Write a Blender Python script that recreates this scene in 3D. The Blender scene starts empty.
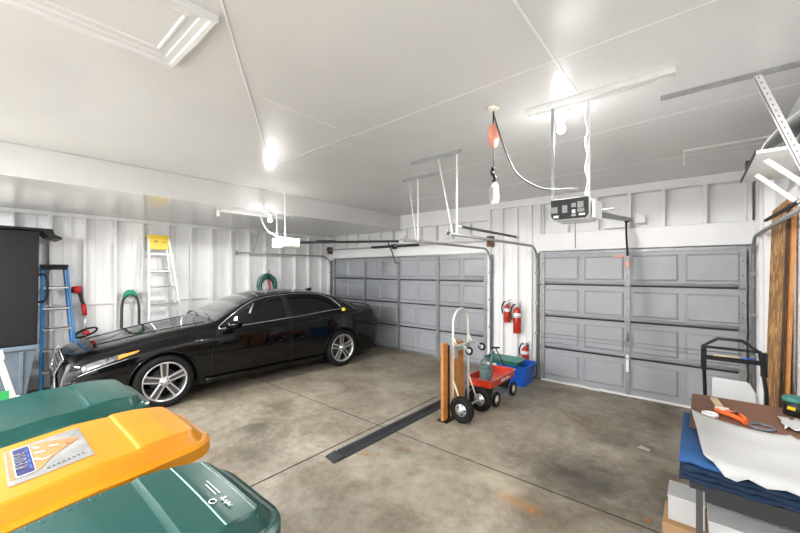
import bpy, bmesh, math, random
import numpy as np
from mathutils import Vector, Matrix
random.seed(7)
PI = math.pi
SC = bpy.context.scene
COL = SC.collection

# ------------------------------------------------------------------ materials
def mat(name, col, rough=.5, metal=0., var=0., vscale=6., bump=0., bscale=60., coat=0., emit=None, estr=0., spec=.5, col2=None, trans=0.):
    m = bpy.data.materials.new(name); m.use_nodes = True
    nt = m.node_tree; b = nt.nodes['Principled BSDF']
    b.inputs['Base Color'].default_value = (*col, 1)
    b.inputs['Roughness'].default_value = rough
    b.inputs['Metallic'].default_value = metal
    b.inputs['Coat Weight'].default_value = coat
    b.inputs['Coat Roughness'].default_value = .04
    b.inputs['Specular IOR Level'].default_value = spec
    b.inputs['Transmission Weight'].default_value = trans
    if emit:
        b.inputs['Emission Color'].default_value = (*emit, 1); b.inputs['Emission Strength'].default_value = estr
    tc = nt.nodes.new('ShaderNodeTexCoord')
    if var or col2:
        n = nt.nodes.new('ShaderNodeTexNoise'); n.inputs['Scale'].default_value = vscale; n.inputs['Detail'].default_value = 6
        nt.links.new(tc.outputs['Object'], n.inputs['Vector'])
        r = nt.nodes.new('ShaderNodeValToRGB')
        r.color_ramp.elements[0].position = .32; r.color_ramp.elements[1].position = .68
        c2 = col2 if col2 else tuple(max(0, c*(1-var)) for c in col)
        r.color_ramp.elements[0].color = (*c2, 1); r.color_ramp.elements[1].color = (*col, 1)
        nt.links.new(n.outputs['Fac'], r.inputs['Fac']); nt.links.new(r.outputs['Color'], b.inputs['Base Color'])
    if bump:
        n = nt.nodes.new('ShaderNodeTexNoise'); n.inputs['Scale'].default_value = bscale; n.inputs['Detail'].default_value = 4
        nt.links.new(tc.outputs['Object'], n.inputs['Vector'])
        bp = nt.nodes.new('ShaderNodeBump'); bp.inputs['Strength'].default_value = bump; bp.inputs['Distance'].default_value = .01
        nt.links.new(n.outputs['Fac'], bp.inputs['Height']); nt.links.new(bp.outputs['Normal'], b.inputs['Normal'])
    return m

M = {}
M['wall'] = mat('wall_paint', (.86, .86, .86), .42, var=.05, vscale=3, bump=.05, bscale=25)
M['ceil'] = mat('ceiling_paint', (.68, .68, .675), .25, var=.04, vscale=2, bump=.03, bscale=8)
M['soffit'] = mat('soffit_paint', (.70, .70, .695), .12, var=.03, vscale=2, bump=.02, bscale=6)
M['bead'] = mat('caulk_bead', (.76, .76, .755), .35)
M['seam'] = mat('seam_dark', (.35, .35, .34), .6)
M['door'] = mat('door_steel_paint', (.35, .365, .39), .38, var=.06, vscale=5)
M['rail_d'] = mat('dark_weather_seal', (.03, .03, .033), .6, spec=.3)
M['strut'] = mat('galvanized_strut', (.30, .31, .32), .45, .5, var=.2, vscale=12)
M['galv'] = mat('galvanized_steel', (.62, .62, .61), .4, .7, var=.15, vscale=18)
M['galvd'] = mat('weathered_galvanized_steel', (.34, .34, .335), .45, .4, var=.25, vscale=18)
M['galvp'] = mat('painted_angle_iron', (.72, .72, .71), .4, .15, var=.08, vscale=14)
M['spring'] = mat('oiled_spring_steel', (.06, .06, .065), .45, .6)
M['rust'] = mat('rusty_bracket', (.22, .13, .07), .6, .5, var=.5, vscale=40)
M['black'] = mat('black_plastic', (.008, .008, .009), .4, var=.2, spec=.3)
M['blackm'] = mat('black_steel_tube', (.007, .007, .008), .35, .0, spec=.3)
M['paint'] = mat('black_car_paint', (.002, .002, .0025), .05, spec=.42)
M['glass'] = mat('tinted_car_glass', (.003, .0035, .004), .03, spec=.45)
M['wglass'] = mat('windshield_glass', (.02, .022, .022), .03, spec=1., coat=1.)
M['chrome'] = mat('chrome_trim', (.85, .85, .85), .12, 1.)
M['alloy'] = mat('alloy_rim', (.68, .68, .69), .28, .85)
M['alloyd'] = mat('dark_alloy', (.10, .10, .105), .4, .6)
M['tire'] = mat('tire_rubber', (.009, .009, .009), .75, spec=.25, bump=.2, bscale=60)
M['amber'] = mat('amber_lens', (.75, .25, .03), .15, coat=1.)
M['lamp'] = mat('headlight_lens', (.30, .31, .32), .10, .6, coat=1., var=.7, vscale=22)
M['redlens'] = mat('red_lens', (.05, .003, .003), .15, coat=1.)
M['yel_disc'] = mat('plain_yellow', (.85, .78, .02), .4)
M['binG'] = mat('dark_green_bin_plastic', (.001, .058, .048), .38, var=.18, vscale=5, bump=.05, bscale=80)
M['binG2'] = mat('faded_green_bin_plastic', (.006, .078, .066), .26, var=.25, vscale=4, bump=.05, bscale=80)
M['binGb'] = mat('green_bin_body', (.006, .07, .06), .45, var=.2)
M['binY'] = mat('golden_yellow_bin_plastic', (.62, .235, .001), .36, var=.10, vscale=4, bump=.04, bscale=80)
M['worn'] = mat('pale_worn_edge', (.30, .45, .42), .5, var=.4, vscale=30)
M['worn2'] = mat('pale_lid_print', (.55, .62, .60), .5)
M['slate'] = mat('slate_blue_plastic', (.12, .155, .20), .45, var=.25, vscale=7)
M['cab'] = mat('charcoal_plastic', (.007, .0075, .009), .5, var=.2, vscale=5, spec=.25)
M['alum'] = mat('aluminium', (.78, .78, .78), .33, .75, var=.08)
M['bluefg'] = mat('blue_fibreglass', (.02, .24, .62), .4)
M['yelp'] = mat('yellow_plastic', (.85, .60, .01), .4)
M['red'] = mat('red_enamel', (.55, .025, .012), .28, coat=.6, var=.2, vscale=9)
M['redp'] = mat('red_plastic', (.55, .02, .02), .4)
M['redw'] = mat('orange_red_wagon_enamel', (.60, .045, .015), .3, coat=.5, var=.25, vscale=12)
M['white'] = mat('white_plastic', (.82, .82, .81), .4)
M['cream'] = mat('cream_enamel', (.70, .68, .58), .4)
M['cast'] = mat('cast_aluminium_tube', (.66, .67, .60), .38, .4)
M['green'] = mat('green_plastic', (.01, .27, .13), .45)
M['hose'] = mat('green_rubber_hose', (.015, .14, .11), .5)
M['dhose'] = mat('dark_olive_hose', (.045, .04, .03), .55)
M['blue'] = mat('blue_recycling_plastic', (.01, .12, .62), .38, var=.12)
M['tub'] = mat('green_tub_plastic', (.03, .16, .13), .45, var=.2)
M['can'] = mat('teal_grey_can_plastic', (.10, .17, .17), .4, var=.15)
M['wood'] = mat('orange_stained_wood', (.52, .22, .055), .55, col2=(.38, .14, .03), vscale=9)
M['pine'] = mat('pale_pine', (.62, .47, .27), .6, var=.25, vscale=14)
M['dwood'] = mat('dark_brown_wood', (.07, .032, .015), .6, var=.3)
M['rubberm'] = mat('black_rubber_mat', (.03, .032, .035), .6, var=.25, bump=.2, bscale=90, spec=.3)
M['hard'] = mat('brown_hardboard', (.16, .075, .045), .55, var=.15, vscale=5)
M['paper'] = mat('white_paper', (.47, .47, .465), .6, var=.03, vscale=5)
M['tarp'] = mat('blue_quilted_blanket', (.004, .022, .062), .85, var=.3, vscale=14, bump=.4, bscale=40)
M['tarpl'] = mat('bright_blue_blanket_edge', (.012, .085, .25), .8, var=.25, vscale=14)
M['card'] = mat('corrugated_cardboard', (.42, .25, .12), .75, var=.1)
M['wbox'] = mat('white_carton', (.52, .52, .515), .6)
M['orange'] = mat('orange_plastic', (.75, .12, .02), .35)
M['leaf'] = mat('dry_leaf', (.55, .23, .05), .7, var=.4, vscale=60)
M['cord'] = mat('grey_brown_cord', (.06, .055, .05), .5)
M['reel'] = mat('salmon_reel_plastic', (.72, .27, .19), .4)
M['clear'] = mat('clear_plastic', (.75, .76, .74), .2, spec=.6)
M['label'] = mat('grey_sticker', (.30, .30, .29), .4, var=.3, vscale=18)
M['lorange'] = mat('orange_sticker_print', (.62, .22, .07), .45, var=.3, vscale=35)
M['lnavy'] = mat('navy_sticker_print', (.015, .018, .12), .4)
M['lblue'] = mat('blue_label_print', (.03, .10, .60), .4)
M['lgreen'] = mat('green_label_print', (.03, .35, .10), .4)
M['lwhite'] = mat('white_print', (.8, .8, .8), .5)
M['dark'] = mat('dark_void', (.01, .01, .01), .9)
M['bulb'] = mat('glowing_bulb', (1, 1, 1), .3, emit=(1, .97, .92), estr=12)
M['tubeem'] = mat('fill_tube_glow', (1, 1, 1), .3, emit=(1, .98, .95), estr=8)

def mat_osb():
    m = bpy.data.materials.new('osb_flakes'); m.use_nodes = True; nt = m.node_tree; b = nt.nodes['Principled BSDF']
    tc = nt.nodes.new('ShaderNodeTexCoord'); mp = nt.nodes.new('ShaderNodeMapping'); mp.inputs['Scale'].default_value = (1, 1, .7)
    v = nt.nodes.new('ShaderNodeTexVoronoi'); v.inputs['Scale'].default_value = 17; v.inputs['Randomness'].default_value = 1
    n = nt.nodes.new('ShaderNodeTexNoise'); n.inputs['Scale'].default_value = 9; n.inputs['Detail'].default_value = 8
    mx = nt.nodes.new('ShaderNodeMath'); mx.operation = 'ADD'
    r = nt.nodes.new('ShaderNodeValToRGB'); e = r.color_ramp.elements
    e[0].position = .6; e[0].color = (.30, .14, .04, 1); e[1].position = 1.2; e[1].color = (.66, .38, .13, 1)
    r.color_ramp.elements[1].position = 1.0
    nt.links.new(tc.outputs['Object'], mp.inputs['Vector']); nt.links.new(mp.outputs['Vector'], v.inputs['Vector']); nt.links.new(mp.outputs['Vector'], n.inputs['Vector'])
    sp = nt.nodes.new('ShaderNodeSeparateColor'); nt.links.new(v.outputs['Color'], sp.inputs['Color'])
    nt.links.new(sp.outputs[0], mx.inputs[0]); nt.links.new(n.outputs['Fac'], mx.inputs[1])
    m2 = nt.nodes.new('ShaderNodeMath'); m2.operation = 'MULTIPLY'; m2.inputs[1].default_value = .7
    nt.links.new(mx.outputs[0], m2.inputs[0]); nt.links.new(m2.outputs[0], r.inputs['Fac']); nt.links.new(r.outputs['Color'], b.inputs['Base Color'])
    b.inputs['Roughness'].default_value = .65
    return m
M['osb'] = mat_osb()

def mat_floor():
    m = bpy.data.materials.new('stained_concrete'); m.use_nodes = True; nt = m.node_tree; b = nt.nodes['Principled BSDF']
    N = nt.nodes.new; L = nt.links.new
    geo = N('ShaderNodeNewGeometry')
    def noise(s, d=8, rough=.6, dist=0.):
        n = N('ShaderNodeTexNoise'); n.inputs['Scale'].default_value = s; n.inputs['Detail'].default_value = d
        n.inputs['Roughness'].default_value = rough; n.inputs['Distortion'].default_value = dist
        L(geo.outputs['Position'], n.inputs['Vector']); return n.outputs['Fac']
    r = N('ShaderNodeValToRGB'); e = r.color_ramp.elements
    e[0].position = .34; e[0].color = (.165, .134, .094, 1); e[1].position = .68; e[1].color = (.385, .350, .285, 1)
    el = r.color_ramp.elements.new(.5); el.color = (.275, .243, .192, 1)
    L(noise(1.5, 12, .68, .5), r.inputs['Fac'])
    r2 = N('ShaderNodeValToRGB'); r2.color_ramp.elements[0].position = .35; r2.color_ramp.elements[0].color = (.66, .64, .61, 1)
    r2.color_ramp.elements[1].position = .62; r2.color_ramp.elements[1].color = (1.08, 1.07, 1.05, 1)
    L(noise(9, 12, .78), r2.inputs['Fac'])
    mx = N('ShaderNodeMix'); mx.data_type = 'RGBA'; mx.blend_type = 'MULTIPLY'; mx.inputs[0].default_value = 1
    L(r.outputs['Color'], mx.inputs[6]); L(r2.outputs['Color'], mx.inputs[7])
    cur = mx.outputs[2]
    wob = noise(3.2, 6, .65)
    # stains and worn pale areas with a shape of their own: (x, y, rx, ry, strength, colour)
    ST = [(-.82, 3.42, .62, .42, .85, (.05, .045, .036)), (-.6, 4.35, .35, .22, .6, (.08, .07, .05)), (-3.9, 2.05, .30, .26, .8, (.07, .062, .05)),
          (-3.35, 1.75, .34, .25, .6, (.07, .06, .045)), (-4.25, 2.6, .35, .3, .75, (.10, .075, .05)), (-3.6, 5.2, 1.2, .75, .6, (.13, .10, .06)),
          (-2.6, 4.6, .5, .5, .55, (.12, .095, .065)), (-1.05, 2.70, .30, .10, .6, (.38, .19, .05)), (-1.35, 2.85, .28, .22, .5, (.46, .40, .30)),
          (-2.1, 2.4, .7, .45, .35, (.42, .39, .33)), (-1.2, 1.6, .9, .5, .35, (.42, .39, .33)), (-3.0, 3.6, .9, .4, .25, (.44, .41, .35))]
    for (x, y, rx, ry, s, c) in ST:
        mp = N('ShaderNodeVectorMath'); mp.operation = 'SUBTRACT'; mp.inputs[1].default_value = (x, y, 0); L(geo.outputs['Position'], mp.inputs[0])
        sc = N('ShaderNodeVectorMath'); sc.operation = 'MULTIPLY'; sc.inputs[1].default_value = (1/rx, 1/ry, 0); L(mp.outputs[0], sc.inputs[0])
        ln = N('ShaderNodeVectorMath'); ln.operation = 'LENGTH'; L(sc.outputs[0], ln.inputs[0])
        ad = N('ShaderNodeMath'); ad.operation = 'MULTIPLY_ADD'; ad.inputs[1].default_value = 2.6; L(wob, ad.inputs[0]); 
        L(ln.outputs['Value'], ad.inputs[2])
        mr = N('ShaderNodeMapRange'); mr.inputs['From Min'].default_value = 1.2; mr.inputs['From Max'].default_value = 2.5
        mr.inputs['To Min'].default_value = s; mr.inputs['To Max'].default_value = 0; mr.interpolation_type = 'SMOOTHSTEP'; L(ad.outputs[0], mr.inputs['Value'])
        q = N('ShaderNodeMix'); q.data_type = 'RGBA'; L(mr.outputs['Result'], q.inputs[0]); L(cur, q.inputs[6]); q.inputs[7].default_value = (*c, 1)
        cur = q.outputs[2]
    L(cur, b.inputs['Base Color'])
    rr = N('ShaderNodeMapRange'); rr.inputs['To Min'].default_value = .36; rr.inputs['To Max'].default_value = .68; L(noise(3, 6), rr.inputs['Value']); L(rr.outputs['Result'], b.inputs['Roughness'])
    bp = N('ShaderNodeBump'); bp.inputs['Strength'].default_value = .15; bp.inputs['Distance'].default_value = .01
    L(noise(40, 6), bp.inputs['Height']); L(bp.outputs['Normal'], b.inputs['Normal'])
    return m
M['floor'] = mat_floor()

# ------------------------------------------------------------------ mesh builder
class MB:
    def __init__(s): s.bm = bmesh.new()
    def face(s, vs, smooth=False):
        try:
            f = s.bm.faces.new(vs); f.smooth = smooth; return f
        except ValueError: return None
    def box(s, a, b):
        x0, y0, z0 = a; x1, y1, z1 = b
        if x0 > x1: x0, x1 = x1, x0
        if y0 > y1: y0, y1 = y1, y0
        if z0 > z1: z0, z1 = z1, z0
        v = [s.bm.verts.new(p) for p in ((x0,y0,z0),(x1,y0,z0),(x1,y1,z0),(x0,y1,z0),(x0,y0,z1),(x1,y0,z1),(x1,y1,z1),(x0,y1,z1))]
        for q in ((3,2,1,0),(4,5,6,7),(0,1,5,4),(1,2,6,5),(2,3,7,6),(3,0,4,7)): s.face([v[i] for i in q])
        return s
    def hexa(s, bot, top):
        v = [s.bm.verts.new(p) for p in list(bot)+list(top)]; n = len(bot)
        s.face(v[:n][::-1]); s.face(v[n:])
        for i in range(n): s.face([v[i], v[(i+1) % n], v[n+(i+1) % n], v[n+i]])
        return s
    def bar(s, p, q, w, t, up=(0,0,1)):
        p = Vector(p); q = Vector(q); d = (q-p).normalized(); u = Vector(up)
        if abs(d.dot(u)) > .98: u = Vector((0,1,0))
        r = d.cross(u).normalized(); u = r.cross(d)
        o = [(-1,-1),(1,-1),(1,1),(-1,1)]
        A = [p+r*(a*w/2)+u*(b*t/2) for a, b in o]; B = [q+r*(a*w/2)+u*(b*t/2) for a, b in o]
        return s.hexa(A, B)
    def tube(s, pts, r, n=10, closed=False, caps=True):
        P = [Vector(p) for p in pts]; m = len(P); rs = r if isinstance(r, (list, tuple)) else [r]*m
        rings = []; nrm = None
        for i in range(m):
            if closed: t = (P[(i+1) % m]-P[i-1]).normalized()
            else: t = (P[min(i+1, m-1)]-P[max(i-1, 0)]).normalized()
            if nrm is None:
                a = Vector((0,0,1)) if abs(t.z) < .9 else Vector((1,0,0)); nrm = t.cross(a).normalized()
            else: nrm = (nrm - t*nrm.dot(t)).normalized()
            bi = t.cross(nrm)
            rings.append([s.bm.verts.new(P[i]+(nrm*math.cos(2*PI*k/n)+bi*math.sin(2*PI*k/n))*rs[i]) for k in range(n)])
        for i in range(m if closed else m-1):
            A = rings[i]; B = rings[(i+1) % m]
            for k in range(n): s.face([A[k], A[(k+1) % n], B[(k+1) % n], B[k]], True)
        if not closed and caps: s.face(rings[0][::-1]); s.face(rings[-1])
        return s
    def lathe(s, prof, c=(0,0,0), axis='z', n=28, closed=False):
        c = Vector(c); rings = []
        for (r, h) in prof:
            ring = []
            for k in range(n):
                a = 2*PI*k/n; x, y = r*math.cos(a), r*math.sin(a)
                p = {'z': (x, y, h), 'x': (h, x, y), 'y': (y, h, x)}[axis]
                ring.append(s.bm.verts.new(c+Vector(p)))
            rings.append(ring)
        m = len(rings)
        for i in range(m if closed else m-1):
            A = rings[i]; B = rings[(i+1) % m]
            for k in range(n): s.face([A[k], A[(k+1) % n], B[(k+1) % n], B[k]], True)
        if not closed: s.face(rings[0][::-1]); s.face(rings[-1])
        return s
    def prism(s, poly, h0, h1, axis='z'):
        f = {'z': lambda a, b, h: (a, b, h), 'x': lambda a, b, h: (h, a, b), 'y': lambda a, b, h: (a, h, b)}[axis]
        return s.hexa([f(a, b, h0) for a, b in poly], [f(a, b, h1) for a, b in poly])
    def grid(s, rows, smooth=True, flip=False):
        V = [[s.bm.verts.new(p) for p in r] for r in rows]
        for i in range(len(V)-1):
            for j in range(len(V[0])-1):
                q = [V[i][j], V[i][j+1], V[i+1][j+1], V[i+1][j]]
                s.face(q[::-1] if flip else q, smooth)
        return V
    def build(s, name, m, parent=None, loc=None, bevel=0., solid=0., keepn=False):
        if not keepn: bmesh.ops.recalc_face_normals(s.bm, faces=s.bm.faces)
        me = bpy.data.meshes.new(name); off = None
        if parent is not None: off = parent.location.copy()
        if loc is not None: off = Vector(loc)
        if off is not None: bmesh.ops.translate(s.bm, verts=s.bm.verts, vec=-off)
        s.bm.to_mesh(me); s.bm.free()
        me.materials.append(m if not isinstance(m, str) else M[m])
        o = bpy.data.objects.new(name, me); COL.objects.link(o)
        if parent is not None:
            o.parent = parent
        elif loc is not None: o.location = loc
        if bevel:
            b = o.modifiers.new('bevel', 'BEVEL'); b.width = bevel; b.segments = 2; b.limit_method = 'ANGLE'; b.angle_limit = math.radians(40)
        if solid:
            b = o.modifiers.new('solid', 'SOLIDIFY'); b.thickness = solid; b.offset = -1
        return o
# all meshes are given in world coordinates; a part of a thing is shifted to its thing's base
class SUB:   # a stand-in so sub-parts shift by the thing's base too
    pass
def sub(mb, name, m, part, bevel=0., solid=0.):
    base = part
    off = Vector((0,0,0))
    while base is not None: off += base.location; base = base.parent
    bmesh.ops.translate(mb.bm, verts=mb.bm.verts, vec=-off)
    bmesh.ops.recalc_face_normals(mb.bm, faces=mb.bm.faces)
    me = bpy.data.meshes.new(name); mb.bm.to_mesh(me); mb.bm.free(); me.materials.append(M[m])
    o = bpy.data.objects.new(name, me); COL.objects.link(o); o.parent = part
    if bevel:
        b = o.modifiers.new('bevel', 'BEVEL'); b.width = bevel; b.segments = 2; b.limit_method = 'ANGLE'
    if solid:
        b = o.modifiers.new('solid', 'SOLIDIFY'); b.thickness = solid; b.offset = -1
    return o
def thing(name, loc, label, cat, group=None):
    o = bpy.data.objects.new(name, None); COL.objects.link(o); o.location = loc; o.empty_display_size = .05
    o['label'] = label; o['category'] = cat
    if group: o['group'] = group
    return o
def tag(o, label, cat, group=None):
    o['label'] = label; o['category'] = cat
    if group: o['group'] = group
    return o
def struct(o): o['kind'] = 'structure'; return o
def text(body, size, name, m, parent, origin, right, up, depth=.0012, spacing=1.):
    cu = bpy.data.curves.new(name, 'FONT'); cu.body = body; cu.size = size; cu.extrude = depth; cu.align_x = 'CENTER'; cu.align_y = 'CENTER'; cu.space_character = spacing
    t = bpy.data.objects.new(name, cu); COL.objects.link(t)
    dg = bpy.context.evaluated_depsgraph_get(); dg.update()
    me = bpy.data.meshes.new_from_object(t.evaluated_get(dg)); bpy.data.objects.remove(t)
    R = Vector(right).normalized(); U = Vector(up).normalized(); U = (U-R*U.dot(R)).normalized(); N = R.cross(U)
    off = Vector(origin)
    b = parent
    while b is not None: off = off-b.location; b = b.parent
    me.transform(Matrix(((R.x,U.x,N.x,off.x),(R.y,U.y,N.y,off.y),(R.z,U.z,N.z,off.z),(0,0,0,1))))
    me.materials.clear(); me.materials.append(M[m])
    o = bpy.data.objects.new(name, me); COL.objects.link(o); o.parent = parent
    return o
def arc(c, r, a0, a1, n, plane='yz'):
    out = []
    for i in range(n+1):
        a = a0+(a1-a0)*i/n; p, q = r*math.cos(a), r*math.sin(a)
        out.append({'yz': (c[0], c[1]+p, c[2]+q), 'xz': (c[0]+p, c[1], c[2]+q), 'xy': (c[0]+p, c[1]+q, c[2])}[plane])
    return out
def catmull(pts, k=6):
    P = [Vector(p) for p in pts]; out = []
    for i in range(len(P)-1):
        p0 = P[max(i-1, 0)]; p1 = P[i]; p2 = P[i+1]; p3 = P[min(i+2, len(P)-1)]
        for j in range(k):
            t = j/k; out.append(.5*((2*p1)+(p2-p0)*t+(2*p0-5*p1+4*p2-p3)*t*t+(3*p1-p0-3*p2+p3)*t**3))
    out.append(P[-1]); return out

# ------------------------------------------------------------------ camera  (eye height 1.8 m, level, shifted horizon)
CAMH = 1.8; TH = math.radians(39.93)
cd = bpy.data.cameras.new('camera'); cam = bpy.data.objects.new('camera', cd); COL.objects.link(cam)
cd.sensor_width = 36; cd.lens = 355/800*36; cd.shift_y = 4.5/800; cd.clip_start = .02
cam.location = (0, 0, CAMH); cam.rotation_euler = (PI/2, 0, TH)
SC.camera = cam

# ------------------------------------------------------------------ room shell
LW, RW, DW, BW = -7.80, .62, 6.18, -2.6
CE, SO, FA = 3.05, 2.727, -5.13
JX, JY = -2.86, 3.02
g = .009
k = 0
for (x0, x1) in ((LW-.2, JX-g), (JX+g, RW+.2)):
    for (y0, y1) in ((BW-.2, JY-g), (JY+g, DW+.3)):
        struct(MB().box((x0, y0, -.08), (x1, y1, 0)).build('floor', 'floor', bevel=.0015))
struct(MB().box((LW-.2, BW-.2, -.12), (RW+.2, DW+.3, -.081)).build('floor', 'dark'))
struct(MB().box((JX-g+.0005, BW-.2, -.06), (JX+g-.0005, DW+.3, -.004)).build('floor', 'dark'))
for q0, q1 in ((LW-.2, JX-g), (JX+g, RW+.2)): struct(MB().box((q0, JY-g+.0005, -.06), (q1, JY+g-.0005, -.004)).build('floor', 'dark'))
struct(MB().box((LW-.2, BW-.2, CE), (RW+.2, DW+.3, CE+.1)).build('ceiling', 'ceil'))
# dropped soffit over the car bay: its face and glossy underside
struct(MB().box((LW, BW, SO), (FA, DW, CE-.001)).build('ceiling', 'soffit', bevel=.006))
struct(MB().box((LW-.15, BW-.15, -.08), (LW, DW+.25, CE)).build('wall_left', 'wall'))
struct(MB().box((RW, BW-.15, -.08), (RW+.15, DW+.25, CE)).build('wall_right', 'wall'))
struct(MB().box((LW, BW-.15, -.08), (RW, BW, CE)).build('wall_front', 'wall'))
wd = MB(); wd.box((LW, DW+.07, -.08), (RW, DW+.25, CE)); wd.box((-3.04, DW, 0), (-2.0, DW+.07, CE)); wd.box((LW, DW, 0), (-7.52, DW+.07, CE))
struct(wd.build('wall_back', 'wall'))

def trim(mb, i, m='wall', bevel=.004): return struct(mb.build('trim_%d' % i, m, bevel=bevel))
# left wall: studs, top plate, mid rail
t = MB()
y = -2.45
while y < 6.1:
    t.box((LW, y-.02, .0), (LW+.09, y+.02, SO-.06)); y += .4
trim(t, 1)
t = MB(); t.box((LW, BW, SO-.06), (LW+.095, DW, SO)); t.box((LW, BW, 1.235), (LW+.055, 3.05, 1.275)); t.box((LW, BW, 0), (LW+.09, DW, .09)); trim(t, 2)
# narrow grooves of the board siding on left wall between the studs
t = MB(); y = -2.25
while y < 6.1:
    t.box((LW, y-.055, .09), (LW+.012, y+.055, SO-.06)); y += .4
trim(t, 3)
# door wall framing
t = MB(); t.box((-5.13, DW-.04, SO+.02), (-2.98, DW+.07, CE)); trim(t, 4)                  # smooth band above left door
t = MB(); t.box((LW, DW-.02, 2.14), (-2.98, DW+.07, 2.44)); trim(t, 5)                      # header of left door
t = MB()
x = -7.4
while x < -3.0:
    t.box((x-.02, DW-.02, 2.44), (x+.02, DW+.07, SO+.02)); x += .4
trim(t, 6)
t = MB(); t.box((-2.98, DW-.07, 2.93), (RW, DW+.07, CE)); t.box((-2.06, DW-.07, 2.13), (RW, DW+.07, 2.42)); trim(t, 7)
t = MB()
for x in (-2.96, -2.72, -2.45, -2.2, -2.05, -1.62, -1.18, -.76, -.36, .08, .5):
    z0 = 2.42 if x > -2.1 else 0.
    t.box((x-.022, DW-.06, z0), (x+.022, DW+.07, 2.93))
trim(t, 8)
t = MB(); t.box((-2.98, DW-.03, 0), (-2.02, DW, .1))
for x in (-2.84, -2.58, -2.33): t.box((x-.05, DW-.012, .1), (x+.05, DW, 2.93))
trim(t, 9)
t = MB(); t.box((.545, DW-.14, 0), (.62, DW, 2.93)); t.box((.54, 5.30, 0), (.62, 5.38, 2.93)); t.box((.54, 5.70, 0), (.62, 5.76, 2.93)); t.box((.56, BW, 2.93), (.62, DW-.14, CE)); trim(t, 10)
# ceiling seams
def bead(p, q, w=.012, h=.006): return MB().bar((p[0], p[1], CE-h/2+.001), (q[0], q[1], CE-h/2+.001), w, h)
for i, (p, q) in enumerate([((-4.035, 2.352), (-1.3, .46)), ((-.646, 1.2), (-.646, 2.70)), ((-3.95, 2.265), (.6, 2.18)), ((-2.41, 1.33), (-2.42, 2.02)), ((-2.9, 3.82), (.6, 3.50)), ((-5.13, 5.0), (.6, 4.92))]):
    struct(bead(p, q, .012 if i < 2 else .010, .006 if i < 2 else .0025).build('trim_%d' % (11+i), 'bead'))
struct(bead((-3.25, 2.262), (-2.45, 2.235), .006, .008).build('trim_18', 'seam'))
# attic hatch in the ceiling
hx0, hx1, hy0, hy1 = -2.42, -1.80, -.75, .765
t = MB(); rg = []
for (w, h) in ((0, 0), (0, .030), (.008, .034), (.026, .030), (.030, .018), (.060, .014), (.064, .006), (.095, .004), (.10, .010), (.112, .010), (.118, .001)):
    rg.append([t.bm.verts.new(p) for p in ((hx0+w, hy0+w, CE-h), (hx1-w, hy0+w, CE-h), (hx1-w, hy1-w, CE-h), (hx0+w, hy1-w, CE-h))])
for i in range(len(rg)-1):
    for k_ in range(4): t.face([rg[i][k_], rg[i][(k_+1) % 4], rg[i+1][(k_+1) % 4], rg[i+1][k_]])
t.face(rg[-1])
trim(t, 19, 'ceil', 0)
# thin strip on the ceiling with a short drop at its end
t = MB(); t.box((-.11, 4.69, CE-.02), (.6, 4.71, CE)); t.box((-.11, 4.69, CE-.16), (-.10, 4.70, CE)); trim(t, 20, 'ceil', 0)

# ------------------------------------------------------------------ garage doors
def garage_door(n, X, Yf, ztop, cols, label_arm):
    """X: column boundaries, Yf: face towards the room, four sections high"""
    r = bpy.data.objects.new('door_%d' % n, None); COL.objects.link(r); r.location = ((X[0]+X[-1])/2, Yf, 0); r['kind'] = 'structure'
    H = (ztop-.03)/4
    for s in range(4):
        z0 = .03+s*H; z1 = z0+H
        m = MB(); m.box((X[0], Yf, z0+.004), (X[-1], Yf+.045, z1-.004))
        for c in range(len(X)-1):
            a, b = X[c]+.05, X[c+1]-.05; w = (b-a-.08)/2
            for q in range(2):
                u0 = a+q*(w+.08); u1 = u0+w; v0 = z0+.075; v1 = z1-.085
                # ring moulding, then raised field
                m.hexa([(u0,Yf,v0),(u1,Yf,v0),(u1,Yf,v1),(u0,Yf,v1)], [(u0+.02,Yf-.020,v0+.022),(u1-.022,Yf-.020,v0+.022),(u1-.022,Yf-.020,v1-.022),(u0+.022,Yf-.020,v1-.022)])
                for (p0, p1) in (((u0-.02,v0-.02),(u1+.02,v0-.008)),((u0-.02,v1+.008),(u1+.02,v1+.02)),((u0-.02,v0-.008),(u0-.008,v1+.008)),((u1+.008,v0-.008),(u1+.02,v1+.008))):
                    m.box((p0[0], Yf-.006, p0[1]), (p1[0], Yf, p1[1]))
        m.build('section', 'door', r)
        if s < 3:
            MB().box((X[0], Yf-.012, z1-.012), (X[-1], Yf+.01, z1+.010)).build('section_joint', 'rail_d', r)
            m = MB(); m.tube([(X[0], Yf-.008, z1+.032), (X[-1], Yf-.008, z1+.032)], .018, 8); m.build('reinforcing_strut', 'door', r)
    MB().box((X[0], Yf-.03, ztop-.035), (X[-1], Yf+.01, ztop)).build('top_strut', 'strut', r)
    MB().box((X[0], Yf-.02, .0), (X[-1], Yf+.045, .028)).build('bottom_seal', 'white' if n == 2 else 'strut', r)
    for i, x in enumerate(X):
        w = .028 if 0 < i < len(X)-1 else .03
        xx = x if 0 < i < len(X)-1 else (x+w if i == 0 else x-w)
        m = MB(); m.box((xx-w, Yf-.03, .03), (xx+w, Yf-.006, ztop-.03))
        for s in range(1, 4):
            zz = .03+s*H; m.box((xx-w*1.15, Yf-.045, zz-.04), (xx+w*1.15, Yf-.03, zz+.05))
            m.tube([(xx-w*1.5, Yf-.05, zz), (xx+w*1.5, Yf-.05, zz)], .011, 8)
        st = m.build('stile', 'galvd' if n == 2 else 'strut', r, bevel=.002)
        h = MB()
        for s in range(4):
            for q in (.16, .34): h.lathe([(.007, -.034), (.007, -.029)], (xx, Yf, .03+s*H+q), 'y', 8)
        sub(h, 'bolts', 'rail_d', st)
    return r
LD = [-7.48, -6.30, -5.21, -4.14, -3.03]
d1 = garage_door(1, LD, 6.20, 2.13, 4, '')
RD = [-1.985, -.764, .46]
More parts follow.
